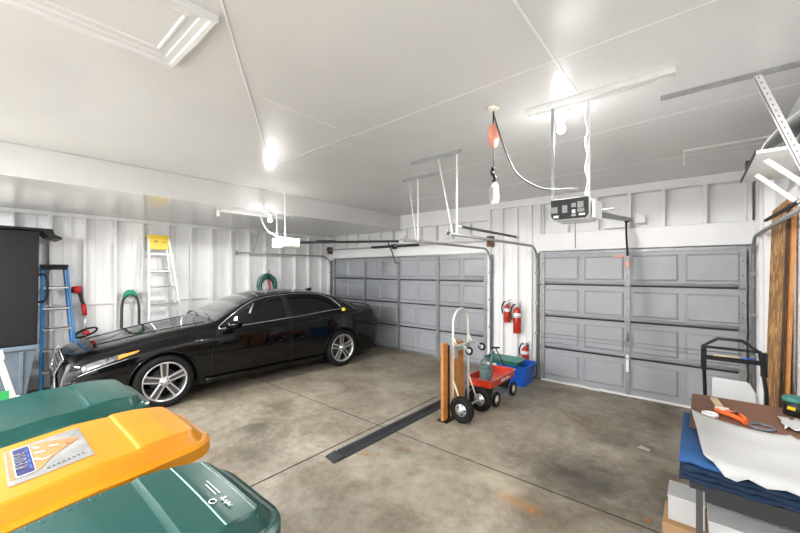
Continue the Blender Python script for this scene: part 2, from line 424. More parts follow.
d2 = garage_door(2, RD, 6.03, 2.105, 2, '')
MB().box((-.785, 5.975, 1.86), (-.745, 5.997, 1.94)).build('red_tag', 'reel', d2)
MB().box((-.94, 5.985, 2.0), (-.79, 5.997, 2.03)).build('red_handle', 'reel', d2)
MB().box((-.782, 5.975, .36), (-.750, 5.997, .60)).build('white_label', 'white', d2)
m = MB(); m.box((-.83, 5.965, .77), (-.70, 5.999, .80)); m.tube([(-.764, 5.96, .80), (-.764, 5.95, .92)], .012, 8); m.build('lock_handle', 'strut', d2)
m = MB(); m.tube([(-1.96, 6.0, .78), (.44, 6.0, .78)], .004, 6); m.tube([(-1.96, 6.0, .72), (.44, 6.0, .72)], .004, 6); m.build('lock_cable', 'strut', d2)
MB().box((-1.30, 5.98, .001), (-1.12, 6.005, .03)).build('painted_daylight', 'clear', d2)  # pale block standing in for daylight under the door

# door tracks
def track(side, xv, xh, Yd, z, yend, label, m='galvd', dirx=1):
    r = thing('garage_door_track', (xv, Yd-.08, 0), label, 'door track')
    R = .28; yv = Yd-.09
    zc = z-R
    pts = [(xv, yv, .0), (xv, yv, zc)]+arc((xv, yv-R, zc), R, 0, PI/2, 8)[1:]+[(xv, yend, z)]
    a = MB(); a.tube(pts, .018, 8); 
    a.build('rail', m, r)
    b = MB(); b.box((xv-.03*1, yv+.02, 0), (xv+.03, yv+.05, z-.1)) ; b.build('jamb_angle', m, r)
    for zz in (.25, .75, 1.25, 1.75): MB().box((xv-.028, yv-.022, zz), (xv+.028, yv+.035, zz+.04)).build('bracket', 'strut', r)
    e = MB(); e.box((xv-.035, yend, z-.05), (xv+.035, yend+.02, z+.05)); e.build('end_plate', m, r)
    return r
track('L', -7.545, 0, 6.20, 2.19, 3.57, 'horizontal and curved galvanised track in the far left corner behind the car', 'galvd')
track('R', -2.93, 0, 6.20, 2.205, 3.53, 'galvanised track on the right side of the wide left garage door')
track('L', -2.045, 0, 6.10, 2.205, 3.25, 'galvanised track on the left side of the narrower right garage door', 'galvd')
track('R', .515, 0, 6.10, 2.205, 1.2, 'galvanised track running overhead along the right wall past the wood sheet', 'galvd')
def rod(name, p, q, rad, m, label, cat): return tag(MB().tube([Vector(p)-Vector(p), Vector(q)-Vector(p)], rad, 8).build(name, m, loc=None) , label, cat)
def spring_thing(p, q, r0, label):
    r = thing('door_spring', p, label, 'spring'); P = Vector(p); Q = Vector(q); d = (Q-P); L = d.length; d.normalize()
    a = d.cross(Vector((0,0,1))).normalized(); b = a.cross(d); n = int(L/.02); pts = []
    for i in range(n*8+1):
        t = i/8; pts.append(P+d*(L*t/n)+(a*math.cos(2*PI*t)+b*math.sin(2*PI*t))*r0)
    MB().tube(pts, .006, 4).build('coil', 'spring', r)
    MB().tube([P-d*.1, Q+d*.12], .008, 6).build('cable', 'galv', r)
spring_thing((-2.00, 3.45, 2.29), (-2.00, 5.0, 2.29), .012, 'dark stretched spring above the left track of the right door')
spring_thing((.50, 3.4, 2.245), (.50, 4.8, 2.28), .010, 'dark stretched spring above the track along the right wall')
# torsion shaft over the left door
r = thing('torsion_shaft', (-5.2, 6.06, 2.36), 'long steel shaft with dark springs above the wide left garage door', 'torsion bar')
MB().tube([(-7.55, 6.06, 2.36), (-2.93, 6.06, 2.36)], .014, 8).build('shaft', 'galv', r)
for (a, b) in ((-5.95, -5.32), (-5.15, -4.55)):
    m = MB(); x = a
    while x < b: m.lathe([(.022, 0), (.030, .006), (.022, .012)], (x, 6.06, 2.36), 'x', 10); x += .013
    m.build('spring', 'spring', r)
for x in (-7.56, -2.93):
    m = MB(); m.lathe([(.03, -.02), (.06, -.015), (.045, 0), (.06, .015), (.03, .02)], (x, 6.06, 2.36), 'x', 16); m.box((x-.05, 6.05, 2.25), (x+.05, 6.158, 2.44)); m.build('drum', 'rust', r)
MB().box((-5.30, 6.03, 2.30), (-5.24, 6.158, 2.40)).build('center_bracket', 'rail_d', r)

# ceiling angle irons and the hangers below them
def angle(mb, p, q, leg=(0, .045), holes=True, up=None):
    """perforated L profile from p to q"""
    p = Vector(p); q = Vector(q); d = (q-p).normalized(); z = Vector((0,0,1))
    if abs(d.z) > .9: a = Vector((1,0,0)); b = Vector((0,1,0))
    else: a = d.cross(z).normalized(); b = a.cross(d)
    w, t = .038, .004
    for (u, v) in ((a, b), (b, a)):
        A = [p, p+u*w, p+u*w+v*t, p+v*t]; B = [x+(q-p) for x in A]; mb.hexa(A, B)
def hole_row(p, q, n=None, off=(0,0,0)):
    m = MB(); p = Vector(p); q = Vector(q); L = (q-p).length; n = n or int(L/.05); d = (q-p).normalized()
    return m, n, d, L
def holes(parent, p, q, face):
    m = MB(); p = Vector(p); q = Vector(q); L = (q-p).length; d = (q-p).normalized(); n = int(L/.04)
    f = Vector(face).normalized(); s = d.cross(f).normalized()
    for i in range(n):
        c = p+d*(.02+i*.04)+f*.0005; a = d*.007; b = s*.0035
        m.hexa([c-a-b, c+a-b, c+a+b, c-a+b], [x+f*.0008 for x in (c-a-b, c+a-b, c+a+b, c-a+b)])
    return m
r = thing('ceiling_angle', (-.56, 2.79, CE), 'long white channel on ceiling holding the black faced door opener', 'hanger rail')
m = MB(); m.box((-1.03, 2.74, CE-.035), (-.10, 2.745, CE)); m.box((-1.03, 2.745, CE-.006), (-.10, 2.83, CE)); m.box((-1.03, 2.83, CE-.03), (-.10, 2.835, CE)); m.box((-.105, 2.745, CE-.03), (-.10, 2.83, CE-.006)); m.build('channel', 'galvp', r)
r2 = thing('ceiling_angle', (.3, 3.16, CE), 'perforated white angle iron on ceiling at the upper right edge', 'hanger rail')
m = MB(); m.box((-.20, 3.14, CE-.036), (.61, 3.144, CE)); m.box((-.20, 3.144, CE-.006), (.61, 3.18, CE)); b_ = m.build('angle', 'galvd', r2)
sub(holes(b_, (-.19, 3.14, CE-.022), (.60, 3.14, CE-.022), (0,-1,0)), 'punched_slots', 'strut', b_)
d_ = MB(); angle(d_, (.27, 3.13, CE-.03), (.53, 3.13, 2.22)); d_ = d_.build('diagonal_brace', 'galvp', r2)
pz = Vector((.27, 3.13, CE-.03)); qz = Vector((.53, 3.13, 2.22)); sdir = (qz-pz).normalized()
aa = sdir.cross(Vector((0,0,1))).normalized(); bb = aa.cross(sdir)
for o_ in (1,):
    sub(holes(d_, pz+bb*.019, qz+bb*.019, (0,-1,0) if aa.y > 0 else (0,-1,0)), 'punched_slots', 'strut', d_)
for (x0, x1, yy, xv, xt, xb, zt, lab) in ((-2.52, -1.87, 3.21, -1.915, -2.15, -1.95, 2.19, 'dark angle iron on ceiling with two braces down to the right door track end'),
                                 (-3.07, -2.50, 3.74, -2.82, -2.98, -2.83, 2.19, 'smaller angle iron on ceiling with braces down to the left door track end')):
    r = thing('ceiling_angle', ((x0+x1)/2, yy, CE), lab, 'hanger rail')
    m = MB(); m.box((x0, yy-.02, CE-.04), (x1, yy-.015, CE)); m.box((x0, yy-.015, CE-.005), (x1, yy+.02, CE)); m.build('angle', 'strut', r)
    m = MB(); m.box((xv-.008, yy-.005, zt), (xv+.008, yy+.005, CE-.01)); m.build('vertical_hanger', 'galvp', r)
    m = MB(); m.bar((xt, yy, CE-.02), (xb-.02, yy, zt+.02), .014, .005, (0,1,0)); m.build('diagonal_brace', 'galv', r)
r = thing('track_hanger', (-7.0, 3.9, SO), 'v shaped steel strap from soffit to the track behind the car', 'hanger')
for i, (dx, dy) in enumerate(((.0, -.1), (.0, .12))):
    MB().bar((-7.5+dx, 3.95+dy, SO), (-7.545, 3.95, 2.2), .02, .005, (1,0,0)).build('strap', 'galv', r)
MB().box((-7.56, 3.78, SO-.012), (-7.44, 4.14, SO)).build('plate', 'galvp', r)

# ------------------------------------------------------------------ openers
def opener(x, y0, y1, z0, z1, w, face_m, side_m, label, rail_end, railm):
    r = thing('garage_door_opener', (x, (y0+y1)/2, z0), label, 'door opener')
    x0, x1 = x-w/2, x+w/2
    m = MB(); m.prism([(x0+.02, z0), (x1-.02, z0), (x1, z0+.025), (x1, z1), (x0, z1), (x0, z0+.025)], y0, y1, 'y'); m.build('housing', side_m, r, bevel=.006)
    f = MB(); f.prism([(x0+.025, z0+.004), (x1-.025, z0+.004), (x1-.005, z0+.03), (x1-.005, z1-.004), (x0+.005, z1-.004), (x0+.005, z0+.03)], y0-.008, y0-.0005, 'y'); f = f.build('back_panel', face_m, r)
    m = MB(); m.bar((x, y1+.002, (z0+z1)/2+.02), rail_end, .055, .045); m.build('rail', railm, r)
    return r, f
op, fp = opener(-.712, 2.77, 3.05, 2.175, 2.33, .265, 'black', 'clear', 'black faced garage door opener hanging before the right garage door', (-.745, 6.08, 2.54), 'strut')
for i, (a, b, c, d) in enumerate([(-.105, .075, .05, .045), (-.03, .078, .035, .055), (.03, .10, .03, .03), (.075, .10, .04, .045), (.03, .055, .022, .025), (.078, .06, .045, .025), (-.09, .025, .035, .018), (.03, .028, .03, .016), (.085, .03, .04, .015)]):
    q = MB(); q.box((-.712+a-c/2, 2.7600, 2.175+b-d/2), (-.712+a+c/2, 2.7615, 2.175+b+d/2)); sub(q, 'label', 'lwhite' if i in (4, 6, 8) else 'label', fp)
MB().box((-.57, 2.80, 2.18), (-.55, 3.03, 2.31)).build('lamp_lens', 'clear', op)
for y in (3.6, 4.2): MB().box((-.79, y, 2.385+(y-3.6)*.09), (-.66, y+.05, 2.395+(y-3.6)*.09)).build('rail_clip', 'strut', op)
MB().tube([(-.75, 5.75, 2.49), (-.76, 5.85, 2.3), (-.764, 5.985, 2.02)], .013, 8).build('door_arm', 'blackm', op)
MB().tube([(-.745, 5.74, 2.50), (-.745, 5.78, 2.50)], .035, 12).build('pulley', 'rail_d', op)
MB().tube([(-.73, 3.0, 2.175), (-.728, 3.0, 1.98)], .003, 6).build('release_cord', 'cord', op)
MB().bar((-.835, 2.79, CE-.03), (-.835, 2.79, 2.33), .022, .004, (0,1,0)).build('hanger_strap', 'strut', op)
m = MB(); z = CE-.03; ph = 0; pts = []
while z > 2.33: pts.append((-.60+.008*math.sin(ph), 2.79+.008*math.cos(ph), z)); z -= .02; ph += .7
m.tube(pts, .007, 6); m.bar((-.59, 2.79, CE-.03), (-.59, 2.79, 2.33), .02, .004, (0,1,0)); m.build('hanger_cable', 'galvp', op)
r = thing('wood_block', (-.75, DW-.07, 2.5), 'white wooden blocks on header above the right garage door centre', 'block')
MB().box((-1.06, DW-.12, 2.44), (-.80, DW-.062, 2.48)).build('ledge', 'wall', r)
MB().box((-.68, DW-.14, 2.485), (-.56, DW-.062, 2.60)).build('block', 'wall', r)
ow, fw_ = opener(-5.17, 3.12, 3.42, 2.18, 2.33, .34, 'white', 'white', 'white garage door opener hanging above the black car', (-5.17, 6.1, 2.47), 'spring')
sub(MB().box((-5.24, 3.108, 2.175), (-5.08, 3.114, 2.20)), 'vent', 'seam', fw_)
for (dx, dy) in ((-.12, .05), (.12, .05)):
    MB().bar((-5.17+dx, 3.12+dy, SO if dx < 0 else CE), (-5.17+dx, 3.12+dy, 2.33), .02, .005, (0,1,0)).build('hanger_strap', 'galvp', ow)
MB().tube([(-5.2, 5.8, 2.43), (-5.2, 5.95, 2.2), (-5.2, 6.06, 1.98), (-5.2, 6.16, 1.98)], .012, 8).build('door_arm', 'blackm', ow)
for (a, b) in ((3.9, 4.3), (4.7, 5.0)): MB().bar((-5.19, a, 2.31+(a-3.4)*.05), (-5.19, b, 2.31+(b-3.4)*.05), .06, .035).build('rail_sleeve', 'spring', ow)
tag(MB().tube(catmull([(-5.6, 3.05, SO-.01), (-5.5, 3.1, 2.5), (-5.3, 3.15, 2.38), (-5.17, 3.2, 2.34)], 6), .012, 8).build('power_cord', 'white'), 'white cord curving from soffit light to the white opener', 'cord')

# ------------------------------------------------------------------ lamps
def bulb_fixture(x, y, zc, label):
    r = thing('bulb_lamp', (x, y, zc), label, 'lamp')
    MB().lathe([(.0, 0), (.045, 0), (.045, -.018), (.03, -.03), (.022, -.06), (.0, -.06)], (x, y, zc), 'z', 20).build('socket', 'white', r)
    if zc > 2.9: MB().lathe([(0, 0), (.055, 0), (.055, .06), (0, .06)], (x, y, zc), 'z', 20).build('ceiling_box', 'white', r)
    else: MB().tube([(x, y, zc-.01), (x, y, zc+.03), (x-.06, y, zc+.075), (-5.128, y, zc+.075)], .014, 8).build('arm', 'galvp', r)
    pr = [(.001, -.135), (.02, -.13), (.03, -.112), (.03, -.098), (.02, -.075), (.012, -.06)]
    MB().lathe(pr, (x, y, zc), 'z', 16).build('bulb', 'bulb', r)
    return r
bulb_fixture(-.80, 2.88, CE-.06, 'bare glowing bulb on the ceiling behind the white opener channel')
bulb_fixture(-4.95, 2.85, 2.67, 'bare glowing bulb beside the soffit face above the black car')
r = thing('soffit_bracket', (-5.5, 2.8, SO), 'white metal strip under the soffit beside the glowing bulb', 'bracket')
MB().box((-5.55, 2.35, SO-.03), (-5.51, 3.45, SO)).build('strip', 'galvp', r)
MB().box((-5.56, 2.33, SO-.10), (-5.51, 2.36, SO)).build('end_tab', 'white', r)
def plight(loc, power, rad=.05, col=(1, .985, .965)):
    l = bpy.data.lights.new('bulb_light', 'POINT'); l.energy = power; l.shadow_soft_size = rad; l.color = col
    o = bpy.data.objects.new('bulb_light', l); o.location = loc; COL.objects.link(o)
plight((-.80, 2.88, CE-.175), 2.5, .05)
plight((-4.95, 2.85, 2.555), 6, .05)
def downlight(loc, power, rad=.045):      # led bulbs throw most of their light downwards
    l = bpy.data.lights.new('bulb_beam', 'SPOT'); l.energy = power; l.shadow_soft_size = rad; l.spot_size = math.radians(179); l.spot_blend = .12; l.color = (1, .985, .965)
    o = bpy.data.objects.new('bulb_beam', l); o.location = loc; COL.objects.link(o)
downlight((-.80, 2.88, CE-.235), 75)
downlight((-4.95, 2.85, 2.50), 60)
def fill_strip(x, y, power, label, ln=1.2, along='x', zc=CE):  # twin tube fill lights added out of view to brighten the room
    r = thing('added_fill_light', (x, y, zc), label, 'added fill light')
    a = (ln/2, .07) if along == 'x' else (.07, ln/2)
    MB().box((x-a[0], y-a[1], zc-.05), (x+a[0], y+a[1], zc)).build('housing', 'white', r)
    for s in (-.035, .035):
        p = ((x-ln/2+.02, y+s, zc-.065), (x+ln/2-.02, y+s, zc-.065)) if along == 'x' else ((x+s, y-ln/2+.02, zc-.065), (x+s, y+ln/2-.02, zc-.065))
        MB().tube(p, .013, 8).build('tube', 'tubeem', r)
    l = bpy.data.lights.new('fill_area', 'AREA'); l.shape = 'RECTANGLE'; l.size = ln if along == 'x' else .14; l.size_y = .14 if along == 'x' else ln
    l.energy = power; l.color = (.98, .99, 1); o = bpy.data.objects.new('fill_area', l); o.location = (x, y, zc-.085); COL.objects.link(o)
fill_strip(-.9, -1.9, 100, 'added twin tube fill light, out of view on the ceiling behind the bins, right one')
fill_strip(-4.0, -1.9, 120, 'added twin tube fill light, out of view on the ceiling behind the bins, left one')

fill_strip(-6.5, -1.2, 150, 'added twin tube fill light under the soffit, out of view beyond the charcoal box', zc=SO)
# ------------------------------------------------------------------ cord reel
r = thing('cord_reel', (-1.19, 2.53, CE), 'salmon coloured cord reel with hanging work light on ceiling hook', 'cord reel')
cx, cy = -1.19, 2.53
MB().lathe([(0, 0), (.045, 0), (.05, -.02), (.03, -.035), (0, -.035)], (cx, cy, CE), 'z', 14).build('ceiling_outlet', 'cream', r)
m = MB(); m.lathe([(.0, -.028), (.05, -.028), (.075, -.015), (.08, 0), (.075, .015), (.05, .028), (0, .028)], (cx, cy, CE-.22), 'x', 20)
m.bm.verts.ensure_lookup_table()
bmesh.ops.scale(m.bm, vec=(1, .8, 1.15), verts=m.bm.verts, space=Matrix.Translation((-cx, -cy, -(CE-.22))))
rl = m.build('reel_body', 'reel', r)
MB().tube([(cx, cy, CE-.03), (cx, cy, CE-.14)], .006, 8).build('hook', 'rail_d', r)
MB().tube([(cx, cy, CE-.30), (cx+.005, cy, CE-.47)], .004, 6).build('lamp_cord', 'cord', r)
MB().tube(catmull([(cx, cy, CE-.46), (cx-.012, cy, CE-.50), (cx+.012, cy, CE-.54), (cx, cy, CE-.58)], 4), .014, 8).build('hook_grip', 'black', r)
wl = MB(); wl.lathe([(.0, 0), (.018, -.005), (.03, -.04), (.034, -.12), (.03, -.16), (.012, -.175), (0, -.175)], (cx+.01, cy, CE-.575), 'z', 16); wl = wl.build('work_light', 'clear', r)
sub(MB().box((cx-.022, cy-.036, CE-.72), (cx+.012, cy-.028, CE-.62)), 'shade', 'label', wl)
tag(MB().tube(catmull([(cx, cy, CE-.05), (cx+.05, cy+.0, CE-.22), (cx+.11, cy+.04, CE-.42), (cx+.17, cy+.08, CE-.54), (-.90, 2.68, 2.42), (-.80, 2.74, 2.40), (-.66, 2.78, 2.39), (-.60, 2.80, 2.345)], 8), .006, 8).build('extension_cord', 'cord'), 'dark cord sagging from ceiling reel to the black faced opener', 'cord')

# ------------------------------------------------------------------ the car (local: x across, s along from nose, z up)
CXC, CY0 = -6.34, .66
car = thing('car', (CXC, CY0, 0), 'shiny black four door sedan parked facing left beside the white stud wall', 'car')
def cub(xs, ys):
    xs = np.array(xs, float); ys = np.array(ys, float); h = np.diff(xs); dl = np.diff(ys)/h
    mm = np.zeros(len(xs)); mm[0] = dl[0]; mm[-1] = dl[-1]
    for i in range(1, len(xs)-1):
        mm[i] = 0 if dl[i-1]*dl[i] <= 0 else 2*dl[i-1]*dl[i]/(dl[i-1]+dl[i])
    def f(x):
        x = min(max(x, xs[0]), xs[-1]); i = int(min(max(np.searchsorted(xs, x)-1, 0), len(xs)-2)); t = (x-xs[i])/h[i]
        return float((2*t**3-3*t*t+1)*ys[i]+(t**3-2*t*t+t)*h[i]*mm[i]+(-2*t**3+3*t*t)*ys[i+1]+(t**3-t*t)*h[i]*mm[i+1])
    return f
LC = 5.05
zt = cub([0,.03,.08,.16,.39,.7,1.1,1.42,1.56,1.75,2.0,2.25,2.55,3.0,3.4,3.7,4.0,4.28,4.42,4.7,4.92,4.97,5.02,5.05], [.58,.70,.77,.82,.89,.955,1.02,1.055,1.075,1.17,1.295,1.40,1.462,1.482,1.462,1.405,1.30,1.185,1.145,1.12,1.115,1.07,.95,.75])
zb = cub([0,.03,.08,.2,.5,.95,1.5,2.2,3.0,3.8,4.4,4.85,4.97,5.02,5.05], [.52,.60,.66,.74,.83,.90,.95,.99,1.035,1.085,1.075,1.045,.98,.88,.70])
wb = cub([0,.03,.08,.2,.45,.9,1.5,2.2,3.0,3.8,4.4,4.8,4.95,5.02,5.05], [.56,.63,.69,.75,.80,.845,.865,.87,.87,.84,.79,.73,.64,.55,.45])
xr = cub([0,.03,.08,.2,.5,1.0,1.5,1.8,2.25,3.0,3.6,4.0,4.35,4.6,4.9,5.02,5.05], [.46,.50,.54,.59,.64,.68,.72,.69,.60,.585,.575,.60,.66,.66,.60,.50,.40])
zrd = cub([0,.2,1.0,1.56,2.1,2.6,3.4,4.0,4.4,5.05], [.025,.03,.035,.03,.045,.06,.055,.04,.025,.02])
wm = cub([0,.03,.08,.2,.45,.75,1.5,3.0,4.3,4.7,4.9,5.0,5.05], [.64,.72,.78,.85,.905,.94,.945,.945,.94,.90,.83,.72,.58])
SA = [.90, 3.82]; RA = .395; ZW = .35
def topsec(s):
    Z = zt(s); X = xr(s); ZR = Z-zrd(s); P = [(0, Z), (X*.45, Z-zrd(s)*.16), (X*.85, Z-zrd(s)*.62), (X, ZR), (wb(s), zb(s)), (wm(s)-.022, zb(s)-.055)]
    P += [(wm(s)-.004, zb(s)-.13), (wm(s), .62 if zb(s) > .8 else zb(s)*.75), (wm(s)-.012, .45), (wm(s)-.045, .31), (wm(s)-.07, .20)]
    # keep order
    out = P
    for _ in range(2):
        q = [out[0]]
        for i in range(len(out)-1):
            a, b = out[i], out[i+1]
            q.append((a[0]*.78+b[0]*.22, a[1]*.78+b[1]*.22)); q.append((a[0]*.22+b[0]*.78, a[1]*.22+b[1]*.78))
        q.append(out[-1]); out = q
    return out
SEC = {}
def sec(s):
    k_ = round(s, 4)
    if k_ not in SEC: SEC[k_] = topsec(s)
    return SEC[k_]
def surfx(s, z):
    P = sec(s)
    for i in range(len(P)-1):
        if P[i][1] >= z >= P[i+1][1] and i > 3:
            t = (P[i][1]-z)/max(1e-6, P[i][1]-P[i+1][1]); return P[i][0]+(P[i+1][0]-P[i][0])*t
    return P[-1][0]
def surfz(s, x):
    P = sec(s); x = abs(x)
    for i in range(len(P)-1):
        if P[i][0] <= x <= P[i+1][0]:
            t = (x-P[i][0])/max(1e-6, P[i+1][0]-P[i][0]); return P[i][1]+(P[i+1][1]-P[i][1])*t
    return P[-1][1]
def W(x, s, z):
    a = min(max((s-.02)/.48, 0), 1); b = min(max((s-4.4)/.65, 0), 1)
    return (CXC+x, CY0+s+.12*a*a*(3-2*a)*(1-b*b*(3-2*b)), z)
st = sorted(set([round(v, 4) for v in list(np.linspace(0, .2, 11))+list(np.linspace(.2, 4.85, 120))+list(np.linspace(4.85, 5.05, 12))]
     + [round(c+RA*k_*e, 4) for c in SA for k_ in (-1, 1) for e in (.9999, 1.0001, .995, .985, .97, .95, .92, .88)]))
st = [s for s in st if 0 <= s <= LC]
NS = 14
def zbot(s):
    b = .20
    if s < .35: b = .20+.0*(.35-s)
    for c in SA:
        if abs(s-c) < RA: b = max(b, ZW+math.sqrt(RA*RA-(s-c)**2)*1.0)
    return b
m = MB(); rows = []
for s in st:
    P = sec(s); zbr = zb(s)-.055
    up = [p for p in P if p[1] > zbr]
    # fixed count: first K points of the section, then NS samples down the side
    K = 21
    top = P[:K]; zl = top[-1][1]; zb_ = min(zbot(s), zl-.02)
    side = []
    for j in range(1, NS+1):
        z = zl+(zb_-zl)*j/NS; side.append((surfx(s, z), z))
    half = top+side
    full = [(-x, z) for x, z in half[::-1]]+half[1:]
    rows.append([W(x, s, z) for x, z in full])
V = m.grid(rows)
m.face([v for v in V[0]]); m.face([v for v in V[-1]][::-1])
m.build('body', 'paint', car)
# underbody and wheel housings
m = MB(); m.box(W(-.80, .25, .19), W(.80, 4.9, .26)); m.box(W(-.60, .2, .24), W(.60, 4.85, .62)); m.box(W(-.84, 1.36, .24), W(.84, 3.46, .6)); m.build('underbody', 'dark', car)
for c in SA:
    for sx in (-1, 1):
        m = MB()
        for i in range(16):
            a0, a1 = PI*i/16, PI*(i+1)/16
            q = [(sx*.62, c+RA*math.cos(a0), ZW+RA*math.sin(a0)), (sx*.915, c+RA*math.cos(a0), ZW+RA*math.sin(a0)), (sx*.915, c+RA*math.cos(a1), ZW+RA*math.sin(a1)), (sx*.62, c+RA*math.cos(a1), ZW+RA*math.sin(a1))]
            m.face([m.bm.verts.new(W(*p)) for p in q])
        m.prism([(CY0+.12+c+RA*math.cos(PI*i/12), ZW-.13*(i in (0, 12))+RA*math.sin(PI*i/12)) for i in range(13)], CXC+sx*.60, CXC+sx*.62, 'x')
        m.build('wheel_housing', 'dark', car)
# surface patches
def side_patch(name, mm, s0, s1, zlo, zhi, n=24, off=.004, sgn=1, nz=8, thick=0):
    m = MB(); rows = []
    for i in range(n+1):
        s = s0+(s1-s0)*i/n; a, b = zlo(s), zhi(s)
        rows.append([W(sgn*(surfx(s, a+(b-a)*j/nz)+off), s, a+(b-a)*j/nz) for j in range(nz+1)])
    m.grid(rows, flip=sgn < 0); return m.build(name, mm, car, solid=thick)
def roofz(s): return zt(s)-zrd(s)
def wtop(s): # side window upper line
    return min(roofz(s)-.012, wtopc(s))
wtopc = cub([1.60,1.8,2.1,2.35,2.7,3.1,3.4,3.62,3.78,3.85], [.985,1.115,1.28,1.37,1.42,1.42,1.395,1.345,1.26,1.14])
wlow = lambda s: zb(s)+.012
for sgn in (1, -1):
    side_patch('side_window', 'glass', 1.66, 2.70, wlow, wtop, 26, .003, sgn)
    side_patch('side_window', 'glass', 2.80, 3.84, wlow, lambda s: max(wtop(s), wlow(s)+.005), 26, .003, sgn)
    side_patch('door_pillar', 'black', 2.70, 2.80, wlow, wtop, 4, .004, sgn)
    # chrome surround
    lo = [W(sgn*(surfx(s, wlow(s)-.006)+.006), s, wlow(s)-.006) for s in np.linspace(1.60, 3.86, 40)]
    hi = [W(sgn*(surfx(s, wtop(s)+.004)+.006), s, max(wtop(s)+.004, wlow(s))) for s in np.linspace(3.87, 1.60, 44)]
    MB().tube(lo+hi, .007, 6, closed=True).build('chrome_surround', 'chrome', car)
    # door shut lines
    for pts in ([(1.50, .30), (1.47, .55), (1.50, .80), (1.58, .955)], [(2.74, .26), (2.74, .6), (2.75, 1.0)], [(3.52, .45), (3.62, .62), (3.80, .80), (3.86, .95), (3.84, 1.07)]):
        P = catmull([(0, s, z) for s, z in pts], 6)
        MB().tube([W(sgn*(surfx(p.y, p.z)+.0005), p.y, p.z) for p in P], .0035, 5).build('door_gap', 'dark', car)
    # handles
    for s in (2.50, 3.58):
        z = .885 if s < 3 else .93
        MB().tube([W(sgn*(surfx(s-.10, z)+.004), s-.10, z), W(sgn*(surfx(s-.07, z)+.028), s-.07, z+.004), W(sgn*(surfx(s+.07, z)+.028), s+.07, z+.008), W(sgn*(surfx(s+.10, z)+.004), s+.10, z+.008)], .014, 8).build('door_handle', 'paint', car)
    # sill strip
    side_patch('side_skirt', 'paint', 1.40, 3.44, lambda s: .215, lambda s: .285, 20, .018, sgn, 3, .02)
    MB().tube([W(sgn*(surfx(s, .235)+.024), s, .235+.012*(s-1.4)) for s in np.linspace(1.42, 3.42, 20)], .006, 6).build('sill_trim', 'alloy', car)
    # arch lips
    for c in SA:
        MB().tube([W(sgn*(surfx(c+(RA+.004)*math.cos(a), max(ZW+(RA+.004)*math.sin(a), .22))+.002), c+(RA+.004)*math.cos(a), ZW+(RA+.004)*math.sin(a)) for a in np.linspace(-.2, PI+.2, 30)], .011, 6).build('arch_lip', 'paint', car)
    # headlights, swept back along the fender
    side_patch('headlight', 'lamp', .17, .60, lambda s: zb(s)-.115+.10*max(0, (s-.12))*1.0, lambda s: zb(s)-.035-.02*(s > .5), 22, .006, sgn, 5)
    side_patch('turn_signal', 'amber', .42, .62, lambda s: zb(s)-.085+.16*(s-.42), lambda s: zb(s)-.042, 10, .009, sgn, 4)
    hb = MB().tube([W(sgn*(surfx(s, zb(s)-.14+.06*s)+.006), s, zb(s)-.14+.06*s) for s in np.linspace(.14, .5, 12)], .004, 6).build('running_light', 'alloy', car)
    side_patch('bumper_inlet', 'black', .07, .36, lambda s: .30+.1*s, lambda s: .46+.08*s, 12, .005, sgn, 4)
    MB().tube([W(sgn*(surfx(s, .50+.1*s)+.007), s, .50+.1*s) for s in np.linspace(.05, .50, 12)], .009, 6).build('bumper_crease', 'paint', car)
    side_patch('tail_light', 'redlens', 4.66, 4.97, lambda s: zb(s)-.17+.02*(s-4.66), lambda s: zb(s)-.045, 12, .006, sgn, 5)
    side_patch('rear_reflector', 'redlens', 4.82, 4.96, lambda s: .44, lambda s: .47, 5, .006, sgn, 2)
    # mirrors
    a = MB(); q = []
    for i in range(9):
        t = i/8; r_ = .085*math.sin(PI*(.12+.80*t))**.6
        q.append((t, r_))
    xs_ = surfx(1.76, .97)
    mm_ = MB(); rows = []
    for t, r_ in q:
        rows.append([W(sgn*(.915+.20*t), 1.72+.03*t+1.05*r_*math.cos(a_)+(.05*t), 1.015+.015*t+.80*r_*math.sin(a_)) for a_ in np.linspace(0, 2*PI, 17)])
    mm_.grid(rows, flip=sgn < 0); mi = mm_
    bmesh.ops.holes_fill(mi.bm, edges=mi.bm.edges)
    mi = mi.build('wing_mirror', 'paint', car)
    sub(MB().box(W(sgn*.86, 1.70, .955), W(sgn*.95, 1.77, .985)), 'mirror_arm', 'black', mi)
    sub(MB().tube([W(sgn*.93, 1.665, 1.01), W(sgn*1.09, 1.70, 1.02)], .009, 6), 'mirror_repeater', 'paint', mi)
# windshield, rear window
def top_patch(name, mm, s0, s1, xf, off=.004, nx=12, n=16):
    m = MB(); rows = []
    for i in range(n+1):
        s = s0+(s1-s0)*i/n
        rows.append([W(xf(s)*(j/nx*2-1), s, surfz(s, xf(s)*(j/nx*2-1))+off) for j in range(nx+1)])
    m.grid(rows); return m.build(name, mm, car)
top_patch('windshield', 'wglass', 1.60, 2.27, lambda s: xr(s)-.02)
top_patch('rear_window', 'glass', 3.66, 4.34, lambda s: xr(s)-.05)
top_patch('sunroof', 'glass', 2.45, 2.95, lambda s: .42, .003)
for x0_ in (-.08, .50):
    MB().tube([W(x0_, 1.56, surfz(1.56, x0_)+.012)]+[W(x0_-.09*k_, 1.60+.012*k_, surfz(1.60+.012*k_, x0_-.09*k_)+.010) for k_ in range(1, 6)], .006, 5).build('wiper', 'black', car)
# hood lines
for sg in (-1, 1):
    MB().tube([W(sg*(.30+.16*s), s, surfz(s, .30+.16*s)+.002) for s in np.linspace(.22, 1.5, 20)], .006, 5).build('hood_crease', 'paint', car)
    MB().tube([W(sg*(wb(s)-.035), s, surfz(s, wb(s)-.035)+.0005) for s in np.linspace(.28, 1.52, 20)], .0035, 5).build('hood_gap', 'dark', car)
